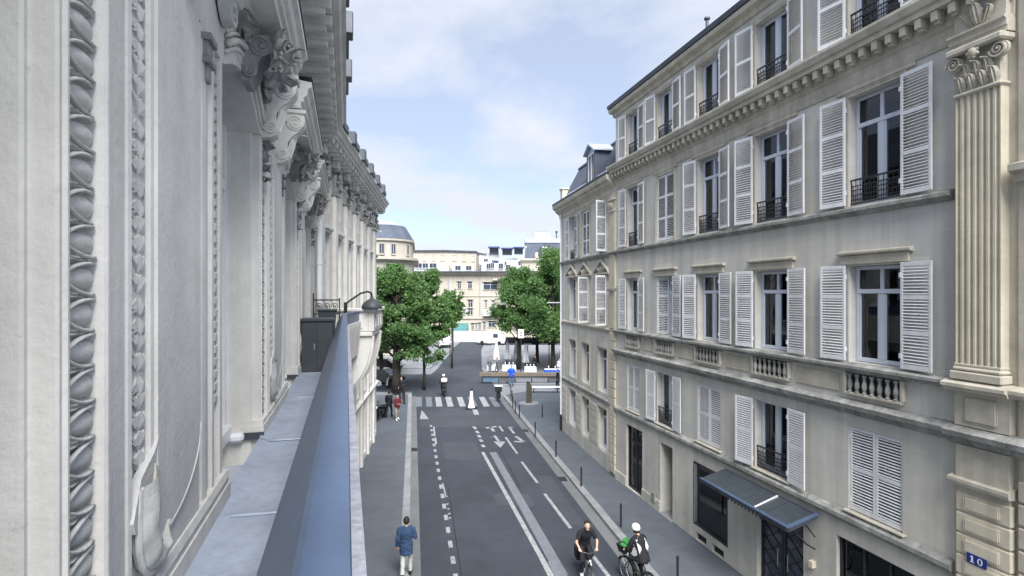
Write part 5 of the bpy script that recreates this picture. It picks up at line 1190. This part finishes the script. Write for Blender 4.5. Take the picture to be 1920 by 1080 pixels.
# ================================================================== vehicles
def wheel(parent, x, y, r, w, z=None):
    o = obj('wheel', shared(('whl',r,w), lambda: MB().lathe([(r*.62,-w/2),(r*.93,-w/2),(r,-w*.3),(r,w*.3),(r*.93,w/2),(r*.62,w/2)],n=18,M=Matrix.Rotation(PI/2,4,'Y')).mesh('wheel',40)), 'rubber', parent, (x,y,r if z is None else z))
    obj('rim', shared(('rim',r,w), lambda: MB().lathe([(.001,-w*.45),(r*.61,-w*.4),(r*.61,w*.4),(.001,w*.45)],n=14,M=Matrix.Rotation(PI/2,4,'Y')).mesh('rim',40)), 'steel', o)
def car(name,label,cat,loc,rz,paint,van=False):
    t = thing(name,label,cat,loc,rz); w = .86 if not van else .95
    P = [(-2.05,.3),(-2.1,.62),(-2.0,.86),(-1.1,.95),(-.55,1.38),(.75,1.45),(1.6,1.05),(2.0,.95),(2.08,.6),(2.0,.3)] if not van else [(-2.4,.3),(-2.45,.8),(-2.2,1.05),(-1.6,1.2),(-1.05,1.95),(-.8,2.05),(2.3,2.08),(2.4,1.9),(2.42,.3)]
    n = len(P); v = []; 
    for s,k in ((-1,0),(-1,1),(1,1),(1,0)):
        for y,z in P: 
            inset = (.06 if k else 0)+(.16*max(0,z-.95)/.5 if not van else .05*max(0,z-.95)); v.append((s*(w-inset), y*(.985 if k == 0 else 1)*1.0, z if k else z))
    mb = MB(); f = []
    for r in range(3):
        for i in range(n): f.append((r*n+i,r*n+(i+1)%n,(r+1)*n+(i+1)%n,(r+1)*n+i))
    f += [tuple(range(n))[::-1],tuple(range(3*n,4*n))]; mb.add(v,f).build('body',paint,t,30)
    if van: MB().prism([(-1.52,1.26),(-1.06,1.88),(-.95,1.88),(-1.4,1.26)],-.78,.78,'x').build('windscreen','dark_glass',t); MB().box(-.6,.6,2.425,2.44,1.3,1.85).build('rear_window','dark_glass',t); side = (-1.3,-.5,1.2,1.8)
    else: MB().prism([(-1.08,.985),(-.56,1.36),(-.52,1.36),(-1.02,.965)],-.62,.62,'x').build('windscreen','dark_glass',t); MB().prism([(.82,1.43),(1.56,1.08),(1.6,1.1),(.86,1.45)],-.6,.6,'x').build('rear_window','dark_glass',t); side = (-.6,1.0,1.02,1.32)
    for s in (-1,1):
        MB().box(s*(w-.1)-.02 if not van else s*w-.02,s*(w-.1)+.02 if not van else s*w+.005,side[0],side[1],side[2],side[3]).build('side_window','dark_glass',t)
        for y in ((-1.3,1.3) if not van else (-1.55,1.5)): wheel(t,s*(w-.1),y,.32,.2)
        MB().ell((s*(w-.22),-2.03 if not van else -2.38,.68 if not van else .85),(.14,.06,.08)).build('headlight','white_plastic',t,True); MB().ell((s*(w-.16),2.03 if not van else 2.41,.78 if not van else 1.0),(.1,.04,.08)).build('tail_light','lamp_red',t,True)
    MB().cbox(-w+.1,w-.1,-2.16 if not van else -2.5,-2.02 if not van else -2.38,.32,.5,.03).build('bumper','rubber',t)
    return t
car('parked_car','black car parked behind the trees at the left edge of the square','car',(-14.2,58.5,.0),R_(95),'car_black')
car('parked_car','black car half hidden by the pilastered house on the left','car',(-12.4,50.5,.0),R_(80),'car_black')
car('parked_van','white van parked in front of the low wall at the end of the street','van',(-3.2,88,.1),R_(70),'car_white',True)
car('parked_van','white van parked left of the far lamp post','van',(-11.0,84,.1),R_(20),'car_white',True)
def scooter(label,loc,rz,paint):
    t = thing('motor_scooter',label,'scooter',loc,rz)
    wheel(t,0,-.6,.24,.11); wheel(t,0,.62,.24,.11)
    MB().prism([(-.85,.5),(-.8,.75),(-.2,.78),(-.05,.6),(-.05,.34),(-.45,.3)],-.17,.17,'x').build('body',paint,t,30); MB().cbox(-.15,.15,-.8,-.05,.78,.88,.04).build('seat','rubber',t)
    MB().cbox(-.15,.15,-.1,.4,.26,.34,.02).build('footboard','rubber',t); MB().prism([(.36,.3),(.5,.95),(.58,.95),(.5,.3)],-.2,.2,'x').build('front_shield',paint,t); MB().tube([(0,.62,.24),(0,.5,.9),(0,.46,1.05)],.03,6).build('fork','black_iron',t)
    MB().tube([(-.34,.36,1.08),(0,.46,1.06),(.34,.36,1.08)],.018,6).build('handlebar','black_iron',t); MB().ell((0,.58,.92),(.1,.07,.09)).build('headlight','white_plastic',t,True); MB().prism([(.5,.95),(.44,1.35),(.46,1.36),(.54,.95)],-.18,.18,'x').build('windscreen','pane_glass',t)
    return t
scooter('black motor scooter crossing the street under its rider with the white bag',(-5.68,44.4,.0),R_(12),'car_black')
scooter('white motor scooter parked beyond the leftmost tree',(-11.6,47.5,.0),R_(-70),'car_white')
scooter('black motor scooter parked against the pilastered house on the left',(-8.75,35.3,PH),R_(170),'car_black')
def bicycle(label, loc, rz, basket=None, fm='black_iron'):
    b = thing('bicycle',label,'bicycle',loc,rz); r = .34
    for y in (-.48,.58):
        w = obj('wheel', shared('btyre', lambda: MB().tube([(0,r*math.cos(i*PI/14),r*math.sin(i*PI/14)) for i in range(29)],.02,6,cap=False,up=(1,0,0)).mesh('wheel',True)), 'rubber', b, (0,y,r+.02))
        obj('rim', shared('brim', lambda: MB().tube([(0,(r-.03)*math.cos(i*PI/14),(r-.03)*math.sin(i*PI/14)) for i in range(29)],.012,5,cap=False,up=(1,0,0)).mesh('rim',True)), 'steel', w)
        sp_ = MB()
        for i in range(14): a = i*2*PI/14; sp_.tube([(.02*(-1)**i,0,0),(0,(r-.03)*math.cos(a),(r-.03)*math.sin(a))],.003,3)
        sp_.lathe([(.025,-.04),(.025,.04)],n=8,M=Matrix.Rotation(PI/2,4,'Y')); obj('spokes', shared('bsp', lambda: sp_.mesh('spokes')), 'steel', w)
        MB().tube([(0,y+(r+.04)*math.cos(a),r+.02+(r+.04)*math.sin(a)) for a in [R_(20+i*16) for i in range(9)]],[(.028,.008)]*9,6,up=(1,0,0)).build('mudguard',fm,b)
    bb = (0,-.02,.3); sd = (0,-.2,.86); hd = (0,.42,.86); hb = (0,.45,.66)
    MB().tube([bb,sd],.017,6).tube([sd,hd],.016,6).tube([bb,hb],.019,6).tube([(0,.41,.96),hb],.021,6).tube([(.05,-.48,.36),bb],.01,5).tube([(-.05,-.48,.36),bb],.01,5).tube([(.05,-.48,.36),sd],.009,5).tube([(-.05,-.48,.36),sd],.009,5).build('frame',fm,b)
    MB().tube([hb,(.05,.52,.55),(.05,.58,.36)],.012,5).tube([hb,(-.05,.52,.55),(-.05,.58,.36)],.012,5).build('fork',fm,b)
    MB().tube([(-.28,.28,1.05),(-.2,.4,1.06),(0,.44,1.02),(.2,.4,1.06),(.28,.28,1.05)],.014,6).tube([(0,.41,.95),(0,.44,1.02)],.014,6).build('handlebar',fm,b)
    MB().ell((0,-.24,.93),(.08,.14,.04)).tube([sd,(0,-.22,.92)],.013,6).build('saddle','rubber',b,True)
    MB().lathe([(.09,-.006),(.09,.006)],n=14,M=TR(.04,-.02,.3) @ Matrix.Rotation(PI/2,4,'Y')).tube([(.06,-.02,.3),(.07,.02,.14)],.01,5).tube([(-.06,-.02,.3),(-.07,-.06,.46)],.01,5).build('crank','steel',b)
    for p in ((.12,.02,.13),(-.12,-.06,.47)): MB().cbox(p[0]-.05,p[0]+.05,p[1]-.04,p[1]+.04,p[2]-.012,p[2]+.012,.004).build('pedal','rubber',b)
    MB().ell((0,.5,.84),(.035,.03,.035)).build('front_light','white_plastic',b,True)
    if basket:
        mb = MB().add([(-.14,.5,.84),(.14,.5,.84),(.14,.76,.84),(-.14,.76,.84),(-.19,.46,1.06),(.19,.46,1.06),(.19,.82,1.06),(-.19,.82,1.06)],[(0,3,2,1),(0,1,5,4),(1,2,6,5),(2,3,7,6),(3,0,4,7)]); mb.build('basket','black_iron',b)
        mb = MB(); rr = random.Random(4)
        for i in range(16): mb.ell((rr.uniform(-.13,.13),.63+rr.uniform(-.13,.13),1.02+rr.uniform(-.02,.14)),(.08,.08,.075),7,5)
        tag(mb.build('green_bag',basket,b,True),'bright green bundle in the basket')
    else: MB().box(-.07,.07,-.8,-.32,.76,.78).tube([(.06,-.5,.36),(.06,-.72,.76)],.007,4).tube([(-.06,-.5,.36),(-.06,-.72,.76)],.007,4).build('rack',fm,b); MB().cbox(.07,.19,-.76,-.4,.42,.76,.02).cbox(-.19,-.07,-.76,-.4,.42,.76,.02).build('pannier','rubber',b)
    return b
# ================================================================== people
def remesh(mb, voxel, name, fold=0):
    me = mb.mesh('tmp'); o = bpy.data.objects.new('tmp', me); COL.objects.link(o)
    m = o.modifiers.new('r','REMESH'); m.mode = 'VOXEL'; m.voxel_size = voxel; m.use_smooth_shade = True
    s = o.modifiers.new('s','SMOOTH'); s.factor = .5; s.iterations = 3
    dg = bpy.context.evaluated_depsgraph_get(); r = bpy.data.meshes.new_from_object(o.evaluated_get(dg)); r.name = name
    bpy.data.objects.remove(o)
    if fold:
        for v in r.vertices: c = v.co; v.co = c+v.normal*fold*(noise.noise(Vector((c.x*9,c.y*9,c.z*16)))+.6*noise.noise(Vector((c.x*22+5,c.y*22,c.z*30))))
    r.polygons.foreach_set('use_smooth',[True]*len(r.polygons)); return r
def figure(label, loc, rz, J, top, legs, hair='hair', shoes='black_cloth', voxel=.02, sleeves='long', jacket_len=.78, helmet=None, extra=None, fingers=False, loose=1.0, group=None):
    """J: joints. x right, y forward, z up"""
    T = thing('person',label,'person',loc,rz,group); V = {k: Vector(v) for k,v in J.items() if k != 'grip'}
    X = (1,0,0)
    body = MB(); pel, ch, nk, hd = V['pelvis'], V['chest'], V['neck'], V['head']
    torso = lambda g: ([pel-(ch-pel)*.18, pel, pel.lerp(ch,.5), ch, ch.lerp(nk,.6), nk], [(.13*g,.1*g),(.165*g,.12*g),(.14*g,.105*g),(.175*g,.125*g),(.15*g,.1*g),(.06*g,.06*g)])
    p, r = torso(1); body.tube(p,r,12,up=X)
    up = (hd-nk).normalized(); body.tube([nk,hd],.055,8); body.ell(hd+up*.03,(.078,.095,.115),12,10); body.tube([hd+Vector((0,.06,.04)),hd+Vector((0,.1,-.01)),hd+Vector((0,.085,-.03))],[.012,.018,.014],6)
    body.ell(hd+Vector((0,.05,-.06)),(.05,.045,.045),8,6)
    for s in (-1,1): body.ell(hd+Vector((s*.08,-.005,.01)),(.015,.025,.035),6,5)
    arms = {}; lg = {}
    for s,k in ((1,'r'),(-1,'l')):
        sh, el, wr = V['sh_'+k], V['el_'+k], V['wr_'+k]; body.tube([nk-Vector((0,0,.03)),sh,el,wr],[.05,.05,.042,.028],8)
        d = (wr-el).normalized(); hand = wr+d*.08; side = Vector((s,0,0)) if abs(d.x) < .8 else Vector((0,1,0)); fw = d.cross(side).normalized(); bend = J.get('grip',.35)
        body.tube([wr,wr+d*.04,hand],[(.03,.018),(.042,.02),(.04,.018)],8,up=side)
        if fingers:
            for q in range(4):
                b0 = hand+side*(.03-.02*q)*s; ln = (.07,.08,.075,.06)[q]; b1 = b0+d*ln*.55-fw*.02*bend*s; b2 = b1+d*ln*.3*(1-bend)-fw*ln*.6*bend*s; body.tube([b0-d*.01,b1,b2],[.0095,.009,.008],6)
            body.tube([wr+d*.03-side*s*.03*-1,wr+d*.06+side*s*.05-fw*.02,wr+d*.1+side*s*.045-fw*.03],[.012,.011,.009],6)
        else: body.ell(hand+d*.03,(.035,.03,.04),8,6)
        arms[k] = (sh,el,wr)
        hp, kn, an, to = V['hip_'+k], V['kn_'+k], V['an_'+k], V['to_'+k]; body.tube([hp,kn,an],[.085,.055,.04],8); body.tube([an-Vector((0,0,.02)),an.lerp(to,.6)-Vector((0,0,.02)),to],[.045,.04,.03],8); lg[k] = (hp,kn,an,to)
    obj('body', remesh(body,voxel*(.5 if fingers else 1),'body'), 'skin', T)
    # clothes
    up_ = MB(); p, r = torso(1.14*loose); k0 = pel-(ch-pel).normalized()*(.92-jacket_len); up_.tube([k0]+p[1:5]+[p[5]-(p[5]-p[4])*.3],[(.185*loose,.14*loose)]+r[1:5]+[(.085,.085)],14,up=X); up_.tube([nk-Vector((0,0,.08)),nk+Vector((0,-.005,.015))],[.09,.07],10)
    for k,(sh,el,wr) in arms.items():
        e = wr-(wr-el).normalized()*.02 if sleeves == 'long' else sh.lerp(el,.72); up_.ell(sh-Vector((0,0,.015)),(.066,.07,.06),8,6); up_.tube([nk-Vector((0,0,.02)),nk.lerp(sh,.55)-Vector((0,0,.005)),sh],[.062,.066,.062],9)
        up_.tube([sh,el,e] if sleeves == 'long' else [sh,e],[.072*loose,.062*loose,.05*loose] if sleeves == 'long' else [.074,.066],9)
    obj('jacket' if sleeves == 'long' else 'shirt', remesh(up_,voxel,'top',.014), top, T)
    tr = MB(); tr.tube([pel-(ch-pel)*.25,pel,pel+(ch-pel)*.2],[(.15,.12),(.172,.13),(.155,.118)],12,up=X)
    for k,(hp,kn,an,to) in lg.items(): tr.tube([hp,kn,an+Vector((0,0,.02))],[.1,.074,.062],9)
    obj('trousers', remesh(tr,voxel,'trousers',.012), legs, T)
    for k,(hp,kn,an,to) in lg.items():
        d = Vector((to.x-an.x,to.y-an.y,0)).normalized(); M = Matrix.Translation(an+Vector((0,0,-.045)))
        MB().tube([an+Vector((0,0,.03)),an-Vector((0,0,.03))],.056,9).tube([an-d*.06-Vector((0,0,.045)),an+d*.06-Vector((0,0,.045)),to-Vector((0,0,.01)),to+d*.04-Vector((0,0,.015))],[(.045,.04),(.052,.045),(.048,.032),(.03,.02)],9,up=(d.y,-d.x,0)).build('shoe',shoes,T,True)
    if helmet:
        h = MB(); h.lathe([(.105,-.02),(.118,.02),(.112,.08),(.085,.13),(.04,.155),(.001,.16)],n=14,M=Matrix.Translation(hd+up*.03) @ Matrix.Scale(1.15,4,(0,1,0))); h.build('helmet',helmet,T,True)
        MB().lathe([(.088,-.09),(.1,-.03),(.098,.02),(.001,.03)],n=12,M=Matrix.Translation(hd+up*.03+Vector((0,-.022,0)))).build('hair',hair,T,True)
    else:
        v = MB().ell((0,0,0),(.092,.108,.118),14,10); h = MB()
        h.add([(x,y-.012-(.015 if z < 0 else 0),z+.04) for x,y,z in v.v],[f for f in v.f if all((v.v[i][1] < .045 or v.v[i][2] > .05) and v.v[i][2] > -.085 for i in f)],Matrix.Translation(hd+up*.02)); h.build('hair',hair,T,True)
    for s in (-1,1): MB().ell(hd+Vector((s*.032,.082,.03)),(.012,.008,.008),6,4).build('eye','black_iron',T,True)
    if extra: extra(T, V)
    return T
def stand(h=1.72, step=.0, armr=None, arml=None, twist=0):
    k = h/1.72
    J = dict(pelvis=(0,0,.93),chest=(0,.01,1.28),neck=(0,0,1.46),head=(0,.03,1.58),sh_r=(.19,0,1.41),sh_l=(-.19,0,1.41),el_r=(.25,-.05-step*.3,1.13),el_l=(-.25,-.05+step*.3,1.13),wr_r=(.26,.06-step*.5,.9),wr_l=(-.26,.04+step*.5,.89),
             hip_r=(.09,0,.9),hip_l=(-.09,0,.9),kn_r=(.1,.04+step*.5,.49),kn_l=(-.1,.03-step*.35,.49),an_r=(.1,step*.75,.09),an_l=(-.1,-step*.8,.09+abs(step)*.18),to_r=(.12,step*.75+.16,.05),to_l=(-.12,-step*.8+.15,.05+abs(step)*.05))
    if armr: J.update(el_r=armr[0],wr_r=armr[1])
    if arml: J.update(el_l=arml[0],wr_l=arml[1])
    return {a: (tuple(q*k for q in b)) for a,b in J.items()}
def ride(lean=.22, hy=.3, hx=.26):
    return dict(pelvis=(0,-.2,1.04),chest=(0,lean-.2,1.4),neck=(0,lean-.1,1.57),head=(0,lean-.04,1.69),sh_r=(.19,lean-.14,1.5),sh_l=(-.19,lean-.14,1.5),el_r=(.31,hy-.18,1.22),el_l=(-.31,hy-.18,1.22),wr_r=(hx,hy-.03,1.11),wr_l=(-hx,hy-.03,1.11),
                hip_r=(.1,-.18,1.0),hip_l=(-.1,-.18,1.0),kn_r=(.13,.12,.66),kn_l=(-.13,.22,.86),an_r=(.12,-.04,.24),an_l=(-.12,-.1,.56),to_r=(.13,.1,.18),to_l=(-.13,.04,.5),grip=.8)
# man walking away on the left pavement
figure('man in a navy jacket and pale trousers walking away along the left kerb',(-3.12,15.75,PH),R_(6),stand(1.74,.2,armr=((.27,-.04,1.14),(.2,.2,1.2)),arml=((-.245,-.05,1.13),(-.275,.03,.88))),'navy_jacket','pale_trousers',voxel=.016,fingers=True,loose=1.06,jacket_len=.66)
# cyclists
bicycle('black bicycle with panniers ridden toward the camera in the bike lane',(2.18,15.75,0),R_(186))
def bag(T,V): MB().cbox(-.14,.14,-.42,-.25,1.1,1.5,.05).build('backpack','black_cloth',T)
figure('bearded cyclist in a black t-shirt riding toward the camera',(2.18,15.75,0),R_(186),ride(.2),'black_cloth','black_cloth',voxel=.016,sleeves='short',fingers=True,shoes='white_plastic',jacket_len=.8)
bicycle('dark bicycle with a green bundle in its basket by the right kerb',(3.63,15.25,0),R_(26),'green_bag')
def straps(T,V):
    for s in (-1,1): MB().tube([(s*.1,-.2,1.12),(s*.13,-.19,1.32),(s*.12,-.06,1.5),(s*.12,.06,1.42)],[(.05,.02),(.06,.02),(.04,.018),(.03,.015)],8,up=(1,0,0)).build('white_strap','white_cloth',T,True)
figure('cyclist in a white helmet and black clothes with white straps by the right kerb',(3.63,15.25,0),R_(26),ride(.16),'black_cloth','black_cloth',hair='brown_hair',voxel=.016,fingers=True,helmet='white_plastic',extra=straps)
# people further off
figure('person in a maroon top and beige trousers walking on the left pavement',(-7.6,35.3,PH),R_(-150),stand(1.66,.2,armr=((.25,.05,1.15),(.12,.26,1.15)),arml=((-.26,.04,1.14),(-.1,.26,1.12))),'maroon_cloth','bronze_leg',hair='brown_hair',shoes='white_plastic',voxel=.026)
figure('person in black walking beside the one in maroon',(-8.3,36.0,PH),R_(-10),stand(1.76,.28),'black_cloth','black_cloth',voxel=.026)
def helm_white(T,V): pass
J = ride(.3,.36,.3); J = {a:(b if a == 'grip' else (b[0],b[1]-.1,b[2]-.12)) for a,b in J.items()}
J.update(kn_r=(.18,.22,.62),kn_l=(-.18,.22,.62),an_r=(.14,.15,.36),an_l=(-.14,.15,.36),to_r=(.15,.3,.33),to_l=(-.15,.3,.33))
def wbox(T,V): MB().cbox(-.25,.25,-.5,-.18,1.15,1.5,.08).build('delivery_bag','white_cloth',T)
figure('rider in black with a white delivery bag and white helmet on the black scooter',(-5.68,44.4,0),R_(12),J,'black_cloth','black_cloth',voxel=.028,helmet='white_plastic',extra=wbox)
figure('person in black standing by the thick trunk of the leftmost tree',(-8.75,42.3,PH),R_(160),stand(1.74,.1),'black_cloth','black_cloth',voxel=.03)
figure('person in a bright blue padded jacket and jeans at the timber barrier',(-.05,48.4,.1),R_(170),stand(1.86,.08,armr=((.33,-.02,1.18),(.22,.2,1.05)),arml=((-.33,-.02,1.18),(-.22,.2,1.05))),'blue_cloth','denim',voxel=.028,loose=1.35,jacket_len=.75)
figure('waiter in black among the cafe tables',(2.45,57.0,.1),R_(200),stand(1.75,.05,armr=((.3,.1,1.12),(.25,.35,1.1))),'black_cloth','black_cloth',voxel=.03)
figure('person in dark grey standing at the left end of the cafe terrace',(-1.55,54.6,.1),R_(120),stand(1.78,.2),'grey_cloth','grey_cloth',voxel=.03)
figure('person in grey standing behind the timber barrier beside the first parasol',(-2.3,55.6,.1),R_(200),stand(1.7,.1),'grey_cloth','denim',voxel=.03)
figure('person in black standing at the corner of the mansard house',(4.0,46.6,PH),R_(100),stand(1.74,.1),'black_cloth','black_cloth',voxel=.03)
figure('person in a white shirt at the cafe table with the blue cloth',(4.9,54.8,.1),R_(170),stand(1.7,.05),'white_cloth','denim',voxel=.03)
